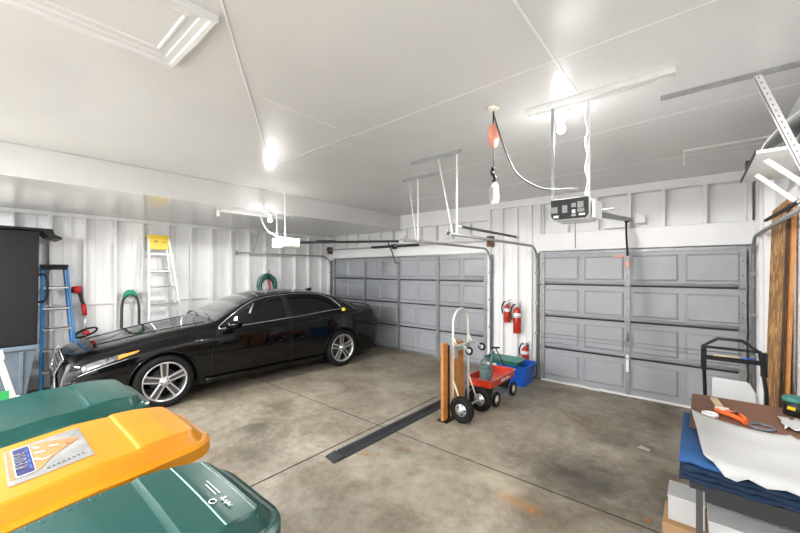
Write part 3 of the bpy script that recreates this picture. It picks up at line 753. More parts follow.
# antenna fin, trunk lip
MB().prism([(CY0+3.62, surfz(3.5, 0)-.01), (CY0+3.82, surfz(3.70, 0)-.01), (CY0+3.82, surfz(3.6, 0)+.05), (CY0+3.78, surfz(3.6, 0)+.055)], CXC-.022, CXC+.022, 'x').build('antenna_fin', 'paint', car, bevel=.008)
top_patch('trunk_lip', 'paint', 4.82, 4.97, lambda s: .58, .007)
# spindle grille with slats and chrome frame
def gw(z): return float(np.interp(z, [.22,.34,.50,.62,.76], [.46,.42,.34,.44,.60]))
def noses(x, z):
    # distance of the nose surface back from the tip at height z and offset x
    for s in np.linspace(0, .6, 61):
        P = sec(s)
        if zt(s)+.001 >= z and surfx(s, min(z, zb(s)-.002) if z < zb(s) else z) >= abs(x) - .02: return s
    return .6
g_ = MB(); rows = []
for z in np.linspace(.24, .75, 12):
    rows.append([W(gw(z)*(j/8*2-1), min(noses(gw(z)*(j/8*2-1), z), .30)-.012, z) for j in range(9)])
g_.grid(rows); gr = g_.build('grille', 'dark', car)
sl = MB()
for z in np.linspace(.27, .73, 10):
    pts = [W(gw(z)*(j/8*2-1), min(noses(gw(z)*(j/8*2-1), z), .30)-.028, z) for j in range(9)]
    sl.tube(pts, .0085, 6)
sub(sl, 'slats', 'alloyd', gr)
fr = [W(gw(z), min(noses(gw(z), z), .30)-.024, z) for z in np.linspace(.235, .76, 14)]+[W(-gw(z), min(noses(gw(z), z), .30)-.024, z) for z in np.linspace(.76, .235, 14)]
sub(MB().tube(fr, .004, 6, closed=True), 'chrome_frame', 'alloy', gr)
MB().box(W(-.26, -.055, .40), W(.26, -.04, .51)).build('plate_holder', 'black', car)
tg = MB(); tg.lathe([(0, .004), (.042, .004), (.045, .0), (.042, -.01), (0, -.01)], W(surfx(3.88, 1.06)+.008, 3.88, 1.075), 'x', 18); o = tg.build('yellow_disc', 'yel_disc', car)  # plain yellow disc at the rear corner of the side window
# wheels
def wheel(x, s, sgn):
    R = .35; c = W(x, s, R)
    t = MB(); t.lathe([(.255, -.11), (.30, -.118), (.335, -.108), (.348, -.085), (.35, -.04), (.35, .04), (.348, .085), (.335, .108), (.30, .118), (.255, .11), (.250, .06), (.250, -.06)], c, 'x', 48, closed=True)
    w = t.build('wheel', 'tire', car)
    rim = MB(); f = lambda h: sgn*h
    rim.lathe([(.256, f(.10)), (.262, f(.112)), (.250, f(.114)), (.240, f(.095)), (.232, f(.03)), (.228, f(-.09)), (.25, f(-.1)), (.252, f(-.05))], c, 'x', 48, closed=True); sub(rim, 'rim', 'alloy', w)
    d = MB(); d.lathe([(0, f(-.03)), (.16, f(-.03)), (.16, f(-.045)), (0, f(-.045))], c, 'x', 32); sub(d, 'brake_disc', 'alloyd', w)
    sp = MB(); sd = MB()
    for k_ in range(5):
        a = 2*PI*k_/5+.35
        def pt(r, da, h): return (c[0]+f(h), c[1]+r*math.cos(a+da), c[2]+r*math.sin(a+da))
        for sg in (-1, 1):
            for (mb_, a0, a1) in ((sp, .105, .155),):
                q0 = [pt(.055, sg*.38, .088), pt(.055, sg*.75, .085), pt(.245, sg*.20, .100), pt(.245, sg*.115, .102)]
                q1 = [pt(.055, sg*.38, .05), pt(.055, sg*.75, .05), pt(.245, sg*.20, .06), pt(.245, sg*.115, .06)]
                mb_.hexa(q0, q1)
        sd.hexa([pt(.05, -.5, .078), pt(.05, .5, .078), pt(.243, .12, .088), pt(.243, -.12, .088)], [pt(.05, -.5, .05), pt(.05, .5, .05), pt(.243, .12, .05), pt(.243, -.12, .05)])
    sub(sp, 'spokes', 'alloy', w, bevel=.003); sub(sd, 'spoke_inserts', 'alloyd', w)
    h = MB(); h.lathe([(0, f(.098)), (.028, f(.098)), (.034, f(.092)), (.062, f(.086)), (.066, f(.05)), (0, f(.05))], c, 'x', 24); sub(h, 'hub', 'alloy', w)
    n = MB()
    for k_ in range(5):
        a = 2*PI*k_/5+.35+PI/5; n.lathe([(0, f(.094)), (.009, f(.094)), (.010, f(.07)), (0, f(.07))], (c[0], c[1]+.046*math.cos(a), c[2]+.046*math.sin(a)), 'x', 8)
    sub(n, 'lug_nuts', 'rail_d', w)
for s in SA:
    for sgn in (1, -1): wheel(sgn*.825, s, sgn)

car.rotation_euler = (0, 0, -.07); car.scale = (.985, .985, .985)

# ------------------------------------------------------------------ wheeled bins in the foreground
def sstep(a, b, x): t = min(max((x-a)/(b-a), 0), 1); return t*t*(3-2*t)
def bin_cart(x0, x1, y0, y1, lid_m, body_m, label, z0=1.03, edge=None, tilt=.0):
    cx = (x0+x1)/2
    r = thing('wheeled_bin', (cx, (y0+y1)/2, 0), label, 'wheeled bin', 'wheeled bins in the front left corner')
    # body
    m = MB(); rows = []
    for z, k_ in ((.04, .74), (.3, .80), (.85, .93), (z0-.075, .955)):
        hw = (x1-x0)/2*k_-.015; ya = y0+(1-k_)*.4+.05; yb = y1-(1-k_)*.55-.05; c = .05
        rows.append([(cx-hw+c, ya, z), (cx+hw-c, ya, z), (cx+hw, ya+c, z), (cx+hw, yb-c, z), (cx+hw-c, yb, z), (cx-hw+c, yb, z), (cx-hw, yb-c, z), (cx-hw, ya+c, z), (cx-hw+c, ya, z)])
    V = m.grid(rows, smooth=False); m.face(V[0][:-1][::-1]); m.face(V[-1][:-1])
    m.build('body', body_m, r, bevel=.01)
    # lid
    W_, L_ = x1-x0, y1-y0; NX, NY = 64, 100
    def inset(x, y):   # distance in from the outline, rounded front corners
        taper = .05*sstep(L_*.60, L_, y)
        dx = min(x, W_-x)-taper; dy = min(y+.02, L_-y); rc = .11
        if dx < rc and L_-y < rc: return rc-math.hypot(rc-dx, rc-(L_-y))
        return min(dx, dy)
    def rp(a, b, x): return min(max((x-a)/(b-a), 0.), 1.)
    def h(x, y):
        e = inset(x, y); u = (x/W_*2-1)
        side = rp(.028, .062, e)
        b = .010*rp(0, .014, e)+(.048+.008*(1-u*u))*side
        b += .008*rp(L_-.282, L_-.266, y)*side
        b -= max(0, y-(L_-.165))*.13*side
        b -= .022*rp(L_-.078, L_-.035, y)*side
        return max(b, 0)-.11*max(0, L_-.40-y)
    m = MB(); rows = []
    xs = np.linspace(0, 1, NX+1); ys = np.linspace(0, 1, NY+1)
    def outline(x, y):
        # squeeze grid into the rounded outline
        taper = .05*sstep(L_*.60, L_, y); hw = W_/2-taper; rc = .11; d = L_-y
        if d < rc: hw -= rc-math.sqrt(max(rc*rc-(rc-d)**2, 0))
        return W_/2+(x-.5)*2*hw
    for v in ys:
        y = v*L_; rows.append([(x0+outline(u, y), y0+y, z0+.025+h(outline(u, y), y)) for u in xs])
    V = m.grid(rows)
    # skirt
    ring = [V[0][j] for j in range(NX+1)]+[V[i][NX] for i in range(1, NY+1)]+[V[NY][j] for j in range(NX-1, -1, -1)]+[V[i][0] for i in range(NY-1, 0, -1)]
    low = [m.bm.verts.new((v.co.x, v.co.y, v.co.z-.045)) for v in ring]
    for i in range(len(ring)): m.face([ring[i], ring[i-1], low[i-1], low[i]], True)
    m.face(low)
    bmesh.ops.remove_doubles(m.bm, verts=m.bm.verts, dist=.0004)
    lid = m.build('lid', lid_m, r); lid.data.set_sharp_from_angle(angle=math.radians(14))
    # back handle, axle, wheels
    MB().tube([(x0+.06, y0+.06, z0-.10), (x0+.06, y0-.06, z0-.10), (x1-.06, y0-.06, z0-.10), (x1-.06, y0+.06, z0-.10)], .016, 8).build('handle', body_m, r)
    MB().tube([(x0+.02, y0+.10, .13), (x1-.02, y0+.10, .13)], .012, 8).build('axle', 'strut', r)
    for xx in (x0+.015, x1-.015): MB().lathe([(0, -.02), (.10, -.022), (.13, -.02), (.13, .02), (.10, .022), (0, .02)], (xx, y0+.10, .13), 'x', 24).build('wheel', 'tire', r)
    def top(x, y): return z0+.025+h(x-x0, y-y0)
    return r, lid, top
bA = bin_cart(-2.86, -2.20, -.27, .625, 'binG2', 'binGb', 'green lidded wheeled bin farthest of the three, next to the black car nose', z0=1.05)
bB = bin_cart(-2.13, -1.515, -.30, .665, 'binY', 'binGb', 'yellow lidded wheeled bin with an orange and grey sticker', z0=1.05)
bC = bin_cart(-1.455, -.85, -.29, .60, 'binG', 'binGb', 'dark green lidded wheeled bin nearest the camera with white print', z0=1.04)
# sticker on the yellow lid
top = bB[2]
def decal(poly, name, m, lid, topf, off=.0015, n=14):
    # poly: x0,x1,y0,y1 patch following the lid surface
    x0, x1, y0, y1 = poly; q = MB()
    q.grid([[(x0+(x1-x0)*i/n, y0+(y1-y0)*j/n, topf(x0+(x1-x0)*i/n, y0+(y1-y0)*j/n)+off) for i in range(n+1)] for j in range(n+1)])
    return sub(q, name, m, lid, solid=.0)
lidB, lidC, topC = bB[1], bC[1], bC[2]
decal((-2.0, -1.66, .065, .275), 'sticker', 'label', lidB, top, .002, 16)
decal((-1.985, -1.70, .070, .085), 'sticker_print', 'lorange', lidB, top, .0035, 8)
def blob(name, pts, m, off=.0038):
    q = MB(); q.face([q.bm.verts.new((x, y, top(x, y)+off)) for x, y in pts]); sub(q, name, m, lidB)
blob('sticker_print', [(-1.975,.125),(-1.70,.125),(-1.71,.145),(-1.76,.165),(-1.80,.195),(-1.84,.235),(-1.87,.265),(-1.90,.235),(-1.93,.20),(-1.955,.165)], 'lorange')
for (x, y, a, l) in ((-1.92,.145,.3,.035),(-1.86,.15,1.1,.03),(-1.80,.14,.5,.03),(-1.88,.19,.9,.03),(-1.85,.225,.4,.022),(-1.78,.16,1.9,.025)):
    dx, dy = math.cos(a)*l/2, math.sin(a)*l/2; nx, ny = -dy*.3, dx*.3
    blob('sticker_print', [(x-dx-nx,y-dy-ny),(x+dx-nx,y+dy-ny),(x+dx+nx,y+dy+ny),(x-dx+nx,y-dy+ny)], 'lwhite' if int(a*10) % 2 else 'rail_d', .005)
for i in range(8): blob('sticker_print', [(-1.70+.006-.002*i,.155+.013*i),(-1.685-.002*i,.155+.013*i),(-1.685-.002*i,.162+.013*i),(-1.70+.006-.002*i,.162+.013*i)], 'rail_d', .0045)
blob('sticker_print', [(-1.965,.083),(-1.705,.083),(-1.70,.088),(-1.70,.126),(-1.705,.131),(-1.965,.131),(-1.97,.126),(-1.97,.088)], 'lwhite', .0050)
blob('sticker_print', [(-1.96,.086),(-1.71,.086),(-1.705,.090),(-1.705,.124),(-1.71,.128),(-1.96,.128),(-1.965,.124),(-1.965,.090)], 'lnavy', .0062)
zl = top(-1.835, .1)+.0072
text('REUSE', .046, 'sticker_lettering', 'label', lidB, (-1.835, .102, zl), (-1, 0, 0), (0, -1, 0), .0006, 1.35)
for i in range(4): blob('sticker_print', [(-1.93+.055*i,.118),(-1.895+.055*i,.118),(-1.895+.055*i,.124),(-1.93+.055*i,.124)], 'lblue', .0070)
zc_ = topC(-1.05, .46)+.0025
def mark(x0, x1, y0, y1, m='worn2'):
    q = MB(); q.face([q.bm.verts.new((x, y, topC(x, y)+.002)) for x, y in ((x0,y0),(x1,y0),(x1,y1),(x0,y1))]); sub(q, 'lid_print', m, lidC)
sl_ = Vector((-1, 0, topC(-1.10, .46)-topC(-1.0, .46)))
text('rehrig', .024, 'lid_lettering', 'worn2', lidC, (-1.04, .462, zc_), (-1, 0, 0), (0, -1, (topC(-1.05,.44)-topC(-1.05,.48))/.04), .0008, 1.0)
mark(-1.19, -1.095, .467, .471); mark(-1.17, -1.095, .455, .459)
q = MB(); q.tube([(x_, y_, topC(x_, y_)+.002) for x_, y_ in [(-1.065+.012*math.cos(a), .436+.009*math.sin(a)) for a in np.linspace(0, 2*PI, 15)[:-1]]], .0015, 4, closed=True); sub(q, 'lid_print', 'lwhite', lidC)
for (yy, w) in ((.508, .0012), (.421, .0026)):
    pts = [(x_, yy, topC(x_, yy)+.0003) for x_ in np.linspace(-1.375, -.945, 24)]
    sub(MB().tube(pts, w, 5), 'worn_edge', 'worn', lidC)
for i in range(11):     # embossed row along the lid edge
    x_, y_ = -1.372, -.02+.026*i; q = MB()
    pts = [(x_-.012, y_), (x_+.015, y_+.002)]+([(x_+.013, y_+.014)] if i % 2 else [])
    q.tube([(a, b, topC(a, b)+.0003) for a, b in pts], .0014, 5); sub(q, 'embossed_mark', 'binG', lidC)

# ------------------------------------------------------------------ left wall things
r = thing('storage_cabinet', (-7.35, .1, 0), 'tall charcoal plastic box with overhanging lid on a slate blue bin base', 'storage box')
m = MB(); m.hexa([(-7.66,-.42,.78),(-7.05,-.42,.78),(-7.05,.55,.78),(-7.66,.55,.78)], [(-7.68,-.44,2.36),(-7.03,-.44,2.36),(-7.03,.57,2.36),(-7.68,.57,2.36)]); m.build('upper_box', 'cab', r, bevel=.015)
m = MB(); m.prism([(-.46,2.365),(.60,2.365),(.66,2.29),(.74,2.27),(.80,2.25),(.79,2.285),(.72,2.32),(.70,2.395),(-.46,2.41)], -7.69, -7.0, 'x'); m.build('lid', 'black', r, bevel=.006)
MB().tube(catmull([(-7.12, .55, 1.74), (-7.12, .62, 1.75), (-7.12, .65, 1.70), (-7.12, .655, 1.55), (-7.12, .64, 1.40), (-7.12, .60, 1.36), (-7.12, .55, 1.37)], 5), .017, 8).build('handle', 'black', r)
m = MB(); m.hexa([(-7.6,-.30,.05),(-7.12,-.30,.05),(-7.12,.44,.05),(-7.6,.44,.05)], [(-7.66,-.42,.775),(-7.05,-.42,.775),(-7.05,.55,.775),(-7.66,.55,.775)])
for yy in (-.1, .15, .40): m.hexa([(-7.12,yy-.02,.12),(-7.105,yy-.02,.12),(-7.105,yy+.02,.12),(-7.12,yy+.02,.12)], [(-7.05,yy-.02,.70),(-7.025,yy-.02,.70),(-7.025,yy+.02,.70),(-7.05,yy+.02,.70)])
m.box((-7.05,-.44,.72), (-7.02,.57,.775)); m.build('lower_bin', 'slate', r, bevel=.01)
for yy in (-.15, .22, .36): MB().box((-7.55, yy, 0), (-7.10, yy+.09, .10)).build('foot', 'black', r)

def step_ladder(loc, label, yb0, yb1, yt0, yt1, H, xb, xt, railm, stepm, capm, n, cap='yelp'):
    r = thing('step_ladder', loc, label, 'ladder')
    def at_(z, side):
        t = z/H; return (xb+(xt-xb)*t, (yb0+(yt0-yb0)*t) if side == 0 else (yb1+(yt1-yb1)*t), z)
    for sd in (0, 1):
        MB().bar(at_(0.01, sd), at_(H-.01, sd), .028, .07, (1, 0, 0)).build('front_rail', railm, r, bevel=.003)
        a = list(at_(0.01, sd)); b = list(at_(H-.06, sd)); a[0] -= .13; b[0] -= .07; ya = .03 if sd == 0 else -.03
        MB().bar((a[0], a[1]+ya, a[2]), (b[0], b[1]+ya, b[2]), .022, .04, (1, 0, 0)).build('rear_rail', railm, r, bevel=.003)
        MB().box((a[0]-.03, a[1]+ya-.02, 0), (a[0]+.03, a[1]+ya+.02, .03)).build('rear_foot', 'black', r)
        MB().box((a[0]+.09, at_(0, sd)[1]-.022, 0), (a[0]+.175, at_(0, sd)[1]+.022, .03)).build('front_foot', 'black', r)
    for i in range(1, n+1):
        z = H*i/(n+1.0); p = at_(z, 0); q = at_(z, 1)
        m = MB(); m.box((p[0]-.04, p[1]+.012, z-.012), (p[0]+.045, q[1]-.012, z+.0)); m.box((p[0]+.038, p[1]+.012, z-.03), (p[0]+.045, q[1]-.012, z)); m.build('step', stepm, r)
        if i % 2 == 0: MB().tube([(p[0]-.11, p[1]+.03, z-.05), (p[0]-.11, q[1]-.03, z-.05)], .009, 6).build('rear_bar', stepm, r)
    m = MB(); m.box((xt-.11, yt0-.015, H-.02), (xt+.06, yt1+.015, H+.02)); m.box((xt+.045, yt0-.0, H-.24 if cap == 'yelp' else H-.06), (xt+.058, yt1+.0, H-.02)); c_ = m.build('top_cap', cap, r, bevel=.008)
    if cap == 'yelp':
        q = MB(); q.box((xt+.0585, yt0+.07, H-.10), (xt+.0595, yt0+.13, H-.085)); q.box((xt+.0585, yt1-.10, H-.115), (xt+.0595, yt1-.06, H-.10)); sub(q, 'cap_print', 'rail_d', c_)
    return r
step_ladder((-7.45, .8, 0), 'blue fibreglass step ladder with black cap beside the charcoal box', .61, 1.03, .635, .91, 1.88, -7.42, -7.54, 'bluefg', 'alum', 'black', 5, 'black')
step_ladder((-7.4, 2.2, 0), 'tall aluminium step ladder with a yellow top leaning on the wall behind the car', 1.92, 2.58, 1.99, 2.29, 2.43, -7.30, -7.56, 'alum', 'alum', 'yelp', 7)
tag(MB().tube([(-7.66, .88, .45), (-7.66, 1.35, .53)], .014, 8).build('white_pipe', 'white'), 'thin white pipe low on the wall beneath the blue ladder', 'pipe')
# string trimmer
r = thing('string_trimmer', (-7.66, 1.09, .8), 'red and black string trimmer hanging on the wall right of blue ladder', 'string trimmer')
m = MB(); m.tube(catmull([(-7.64, 1.06, 1.50), (-7.64, 1.075, 1.44), (-7.64, 1.10, 1.33), (-7.64, 1.125, 1.22), (-7.64, 1.13, 1.15)], 4), [.03]*5+[.024]*6+[.028]*6, 10); m.build('grip', 'rail_d', r)
m = MB(); m.lathe([(.001, -.07), (.05, -.06), (.062, 0), (.05, .05), (.001, .06)], (-7.64, 1.045, 1.50), 'y', 16); m.build('battery_head', 'redp', r)
MB().tube([(-7.64, 1.12, 1.26), (-7.64, 1.14, 1.08)], .033, 10).build('throttle', 'redp', r)
MB().tube([(-7.64, .975, 1.50), (-7.64, 1.02, 1.50)], .045, 12).build('battery', 'black', r)
MB().tube([(-7.64, 1.14, 1.1), (-7.64, 1.16, .80)], .011, 8).build('shaft', 'alum', r)
m = MB(); m.tube([(-7.62+.05*math.cos(a), 1.15+.13*math.cos(a), .80+.055*math.sin(a)+.05*math.cos(a)) for a in np.linspace(0, 2*PI, 25)[:-1]], .016, 8, closed=True); m.build('guard', 'black', r)
MB().lathe([(0, -.03), (.04, -.03), (.05, 0), (.03, .03), (0, .03)], (-7.62, 1.15, .80), 'z', 14).build('line_spool', 'redp', r)
# hose over a green hanger
r = thing('hose_hanger', (-7.68, 1.73, 1.4), 'green wall hanger with dark hose looped over it beside tall ladder', 'hose hanger')
m = MB(); m.prism([(1.63,1.33),(1.66,1.42),(1.70,1.47),(1.77,1.47),(1.81,1.42),(1.85,1.33),(1.79,1.37),(1.735,1.39),(1.68,1.37)], -7.70, -7.56, 'x'); m.build('saddle', 'green', r, bevel=.02)
MB().box((-7.71, 1.69, 1.25), (-7.68, 1.79, 1.40)).build('bracket', 'galvp', r)
MB().tube(catmull([(-7.62, 1.62, .35), (-7.62, 1.615, .8), (-7.62, 1.62, 1.2), (-7.62, 1.66, 1.34), (-7.62, 1.74, 1.40), (-7.62, 1.82, 1.34), (-7.62, 1.86, 1.2), (-7.62, 1.865, .8), (-7.62, 1.86, .35)], 6), .022, 10).build('hose', 'dhose', r)
# coiled hose
r = thing('garden_hose', (-7.66, 4.36, 1.45), 'coiled green garden hose hung on the wall above the car roof', 'garden hose')
m = MB(); pts = []
for i in range(16*7+1):
    a = 2*PI*i/16; R_ = .14+.018*(i/16 % 7); pts.append((-7.69+.022*((i/16) % 3), 4.36+(R_+.012*math.sin(i*.7))*math.cos(a), 1.45+(R_*1.15)*math.sin(a)))
m.tube(pts, .0125, 8); m.build('coil', 'hose', r)
MB().tube(catmull([(-7.62, 4.36, 1.60), (-7.60, 4.38, 1.45), (-7.60, 4.42, 1.25)], 5), .02, 8).build('nozzle', 'redp', r)
MB().tube([(-7.71, 4.36, 1.74), (-7.62, 4.36, 1.62), (-7.6, 4.36, 1.82)], .01, 8).build('hook', 'rail_d', r)
# white step stool with labels at the left edge
r = thing('step_stool', (-4.6, .2, 0), 'white folding stool rail with blue and green label at left picture edge', 'step stool')
for xx in (-4.62, -4.98):
    MB().bar((xx, .36, 0), (xx, .13, 1.03), .03, .045, (0, 1, 0)).build('front_rail', 'cream', r, bevel=.003)
    MB().bar((xx, -.12, 0), (xx, .07, 1.03), .03, .03, (0, 1, 0)).build('rear_rail', 'cream', r, bevel=.003)
MB().box((-5.0, .02, 1.03), (-4.60, .16, 1.06)).build('top_step', 'cream', r, bevel=.004)
for z in (.3, .6): MB().box((-4.97, .30-.22*z-.03, z-.01), (-4.635, .30-.22*z+.10, z+.015)).build('step', 'cream', r)
lb = MB(); lb.box((-4.604, .13, .55), (-4.602, .19, .68)).build('label', 'lblue', r)
MB().box((-4.604, .12, .68), (-4.602, .185, .76)).build('label', 'lgreen', r)
MB().box((-4.6015, .15, .60), (-4.6005, .175, .64)).build('label', 'lwhite', r)

# ------------------------------------------------------------------ extinguishers between the doors
def extinguisher(x, zb_, zt_, rad, label, hose=True, tilt=0., lab=True):
    y = DW-.075-rad
    r = thing('fire_extinguisher', (x, y, zb_), label, 'fire extinguisher', 'fire extinguishers between the doors')
    H = zt_-zb_; hb = H*.80
    m = MB(); m.lathe([(0, 0), (rad*.9, 0), (rad, .012), (rad, hb-rad*.9), (rad*.8, hb-rad*.35), (rad*.35, hb), (rad*.3, hb+.02), (0, hb+.02)], (x, y, zb_), 'z', 24)
    cyl = m.build('cylinder', 'red', r)
    MB().box((x-.02, y-.02, zb_+hb+.02), (x+.02, y+.02, zb_+hb+.06)).build('valve', 'galv', r)
    m = MB(); m.bar((x-.01, y, zb_+hb+.055), (x+.075, y, zb_+hb+.095), .02, .008); m.bar((x, y, zb_+hb+.03), (x+.07, y, zb_+hb+.035), .02, .008); m.build('handle', 'rail_d', r)
    if hose: MB().tube(catmull([(x-.01, y, zb_+hb+.04), (x-rad*.9, y-.01, zb_+hb+.05), (x-rad-.035, y-.01, zb_+hb-.02), (x-rad-.04, y-.01, zb_+hb*.72), (x-rad-.02, y-.02, zb_+hb*.50)], 5), .012, 8).build('hose', 'black', r)
    if lab:
        q = MB(); q.lathe([(rad+.001, hb*.62), (rad+.0012, hb*.80)], (x, y, zb_), 'z', 24); sub(q, 'label', 'lwhite', cyl)
    m = MB(); m.box((x-.015, y+rad, zb_+H*.2), (x+.015, DW-.0125, zb_+H*.9)); m.box((x-.02, y+rad*.2, zb_+hb+.0), (x+.02, DW-.0125, zb_+hb+.02)); m.build('wall_bracket', 'galv', r)
    return r
e1 = extinguisher(-2.585, .89, 1.28, .055, 'small red fire extinguisher with a white band, left of the upper pair', True)
extinguisher(-2.40, .72, 1.27, .065, 'tall red fire extinguisher with black hose, right of the upper pair', True)
extinguisher(-2.26, .17, .58, .058, 'short red fire extinguisher mounted low above the blue recycling bin', True)

# ------------------------------------------------------------------ hand truck with boards
r = thing('hand_truck', (-2.2, 3.93, 0), 'cast aluminium hand truck with black tyres and a looped handle', 'hand truck')
Yl, Yr, Xf = 3.715, 4.085, -2.27
arch = [(Xf, Yl, z) for z in (.10, .4, .8, 1.15)]+[(Xf, (Yl+Yr)/2-.185*math.cos(a), 1.15+.18*math.sin(a)) for a in np.linspace(.2, PI-.2, 12)]+[(Xf, Yr, z) for z in (1.15, .8, .4, .10)]
MB().tube(arch, .015, 10).build('frame', 'cast', r)
m = MB(); m.tube([(Xf, Yl, 1.0), (Xf+.05, Yl, .90), (Xf+.05, Yr, .90), (Xf, Yr, 1.0)], .012, 8); m.build('grip_bar', 'cast', r)
for z in (.86,): MB().tube([(Xf, Yl, z), (Xf, Yr, z)], .013, 8).build('cross_bar', 'cast', r)
m = MB(); m.box((Xf-.01, Yl-.02, .74), (Xf+.03, Yl+.06, .90)); m.box((Xf-.005, Yl, .82), (Xf+.02, Yr, .86)); m.build('slide_bracket', 'galv', r)
MB().tube([(-2.14, 3.62, .155), (-2.14, 4.22, .155)], .014, 8).build('axle', 'galv', r)
for y_ in (Yl, Yr): MB().tube([(Xf, y_, .48), (-2.14, y_, .155)], .011, 8).build('brace', 'cast', r)
MB().box((-2.40, 3.56, .0), (-2.26, 4.14, .012)).build('toe_plate', 'blackm', r)
for y_ in (3.70, 4.16):
    w = MB(); w.lathe([(.075, -.03), (.11, -.045), (.145, -.035), (.155, -.012), (.155, .012), (.145, .035), (.11, .045), (.075, .03)], (-2.14, y_, .155), 'y', 30, closed=True); w = w.build('wheel', 'tire', r)
    q = MB(); q.lathe([(0, -.02), (.03, -.035), (.035, -.02), (.076, -.03), (.078, .03), (.035, .02), (.03, .035), (0, .02)], (-2.14, y_, .155), 'y', 24); sub(q, 'rim', 'galv', w)
    q = MB()
    for k_ in range(5):
        a = 2*PI*k_/5; q.lathe([(0, -.0305), (.010, -.0305), (.010, -.02), (0, -.02)], (-2.14+.052*math.cos(a), y_, .155+.052*math.sin(a)), 'y', 8)
    sub(q, 'rim_holes', 'dark', w)
for y_ in (3.84, 4.17):
    c_ = MB(); c_.lathe([(.028, -.012), (.046, -.014), (.052, 0), (.046, .014), (.028, .012)], (-2.12, y_, .83), 'y', 20, closed=True); c_ = c_.build('caster', 'tire', r)
    q = MB(); q.lathe([(0, -.013), (.030, -.013), (.030, .013), (0, .013)], (-2.12, y_, .83), 'y', 16); sub(q, 'caster_hub', 'galv', c_)
    q = MB(); q.bar((-2.12, y_-.02, .83), (-2.20, y_-.02, .90), .022, .004, (0, 1, 0)); q.bar((-2.20, y_-.02, .90), (-2.26, min(y_, Yr)-.02, .88), .03, .01); sub(q, 'caster_fork', 'galv', c_)
for (y0_, y1_, x_, zt_, lab, sl2) in ((3.565, 3.66, -2.31, .93, 'orange stained board at the outer left side of hand truck', 0), (3.775, 3.89, -2.31, .95, 'orange stained board with pointed top in the middle of hand truck', 1), (3.925, 4.04, -2.31, .90, 'orange stained board at the far right side of hand truck', 0)):
    m = MB()
    if sl2: m.hexa([(x_-.04,y0_,.013),(x_,y0_,.013),(x_,y1_,.013),(x_-.04,y1_,.013)], [(x_-.04,y0_,zt_-.16),(x_,y0_,zt_-.16),(x_,y1_,zt_-.02),(x_-.04,y1_,zt_-.02)]); m.hexa([(x_-.04,y0_+.06,zt_-.1),(x_,y0_+.06,zt_-.1),(x_,y1_,zt_-.02),(x_-.04,y1_,zt_-.02)], [(x_-.04,y0_+.075,zt_),(x_,y0_+.075,zt_),(x_,y0_+.1,zt_),(x_-.04,y0_+.1,zt_)])
    else: m.box((x_-.04, y0_, .013), (x_, y1_, zt_))
    b_ = m.build('board', 'wood', None, loc=((x_-.02), (y0_+y1_)/2, .013), bevel=.003); tag(b_, lab, 'board', 'boards on the hand truck')
tag(MB().box((-2.345, 3.665, .013), (-2.305, 3.695, .90)).build('strap', 'black', loc=(-2.32, 3.68, .013)), 'narrow black strap hanging along the hand truck boards', 'strap')

# ------------------------------------------------------------------ wagon, can, bins
r = thing('toy_wagon', (-2.22, 4.68, 0), 'small red pull wagon with white hubbed black wheels behind hand truck', 'wagon')
X0, X1, Y0, Y1 = -2.42, -2.04, 4.28, 5.08
def rr(x0, x1, y0, y1, z, c=.05, n=4):
    o = []
    for (cx_, cy_, a0) in ((x1-c, y1-c, 0), (x0+c, y1-c, PI/2), (x0+c, y0+c, PI), (x1-c, y0+c, 1.5*PI)):
        for i in range(n+1): a = a0+PI/2*i/n; o.append((cx_+c*math.cos(a), cy_+c*math.sin(a), z))
    return o
def open_tray(x0, x1, y0, y1, z0, z1, tap, c, th=.006, lip=.012):
    m = MB(); rings = []
    for (d_, z) in ((tap+.0, z0), (0, z1), (-lip, z1+.002), (-lip, z1+.010), (th, z1+.010), (tap+th, z0+th)):
        rings.append([m.bm.verts.new(p) for p in rr(x0+d_, x1-d_, y0+d_, y1-d_, z, c)])
    n = len(rings[0])
    for i in range(len(rings)-1):
        for k_ in range(n): m.face([rings[i][k_], rings[i][(k_+1) % n], rings[i+1][(k_+1) % n], rings[i+1][k_]])
    m.face(rings[0][::-1]); m.face(rings[-1]); return m
open_tray(X0, X1, Y0, Y1, .265, .355, .006, .05).build('tray', 'redw', r, bevel=.002)
for y_ in (4.42, 4.98):
    MB().tube([(X0-.0, y_, .10), (X1+.0, y_, .10)], .008, 8).build('axle', 'rail_d', r)
    m = MB(); m.hexa([(X0+.08, y_-.02, .09), (X1-.08, y_-.02, .09), (X1-.08, y_+.02, .09), (X0+.08, y_+.02, .09)], [(X0+.05, y_-.06, .264), (X1-.05, y_-.06, .264), (X1-.05, y_+.06, .264), (X0+.05, y_+.06, .264)]); m.build('axle_support', 'rail_d', r)
    for x_ in (X0-.02, X1+.0):
        w = MB(); w.lathe([(.062, -.016), (.092, -.018), (.10, -.008), (.10, .008), (.092, .018), (.062, .016)], (x_, y_, .10), 'x', 28, closed=True); w = w.build('wheel', 'tire', r)
        q = MB(); q.lathe([(0, -.02), (.02, -.02), (.03, -.008), (.063, -.014), (.063, .014), (.03, .008), (.02, .02), (0, .02)], (x_, y_, .10), 'x', 24); sub(q, 'hub_cap', 'cream', w)
text('Radio Flyer', .062, 'side_lettering', 'lwhite', r, (X1-.0005, 4.72, .31), (0, 1, .0), (0, 0, 1), .0012)
m = MB(); m.tube([(-2.23, 5.06, .20), (-2.25, 5.16, .36), (-2.42, 5.22, .60)], .009, 8); m.tube([(-2.47, 5.18, .60), (-2.37, 5.26, .60)], .014, 8); m.build('pull_handle', 'black', r)
r = thing('watering_can', (-2.23, 4.49, .272), 'grey green plastic watering can standing in the red wagon', 'watering can')
cx_, cy_ = -2.23, 4.49
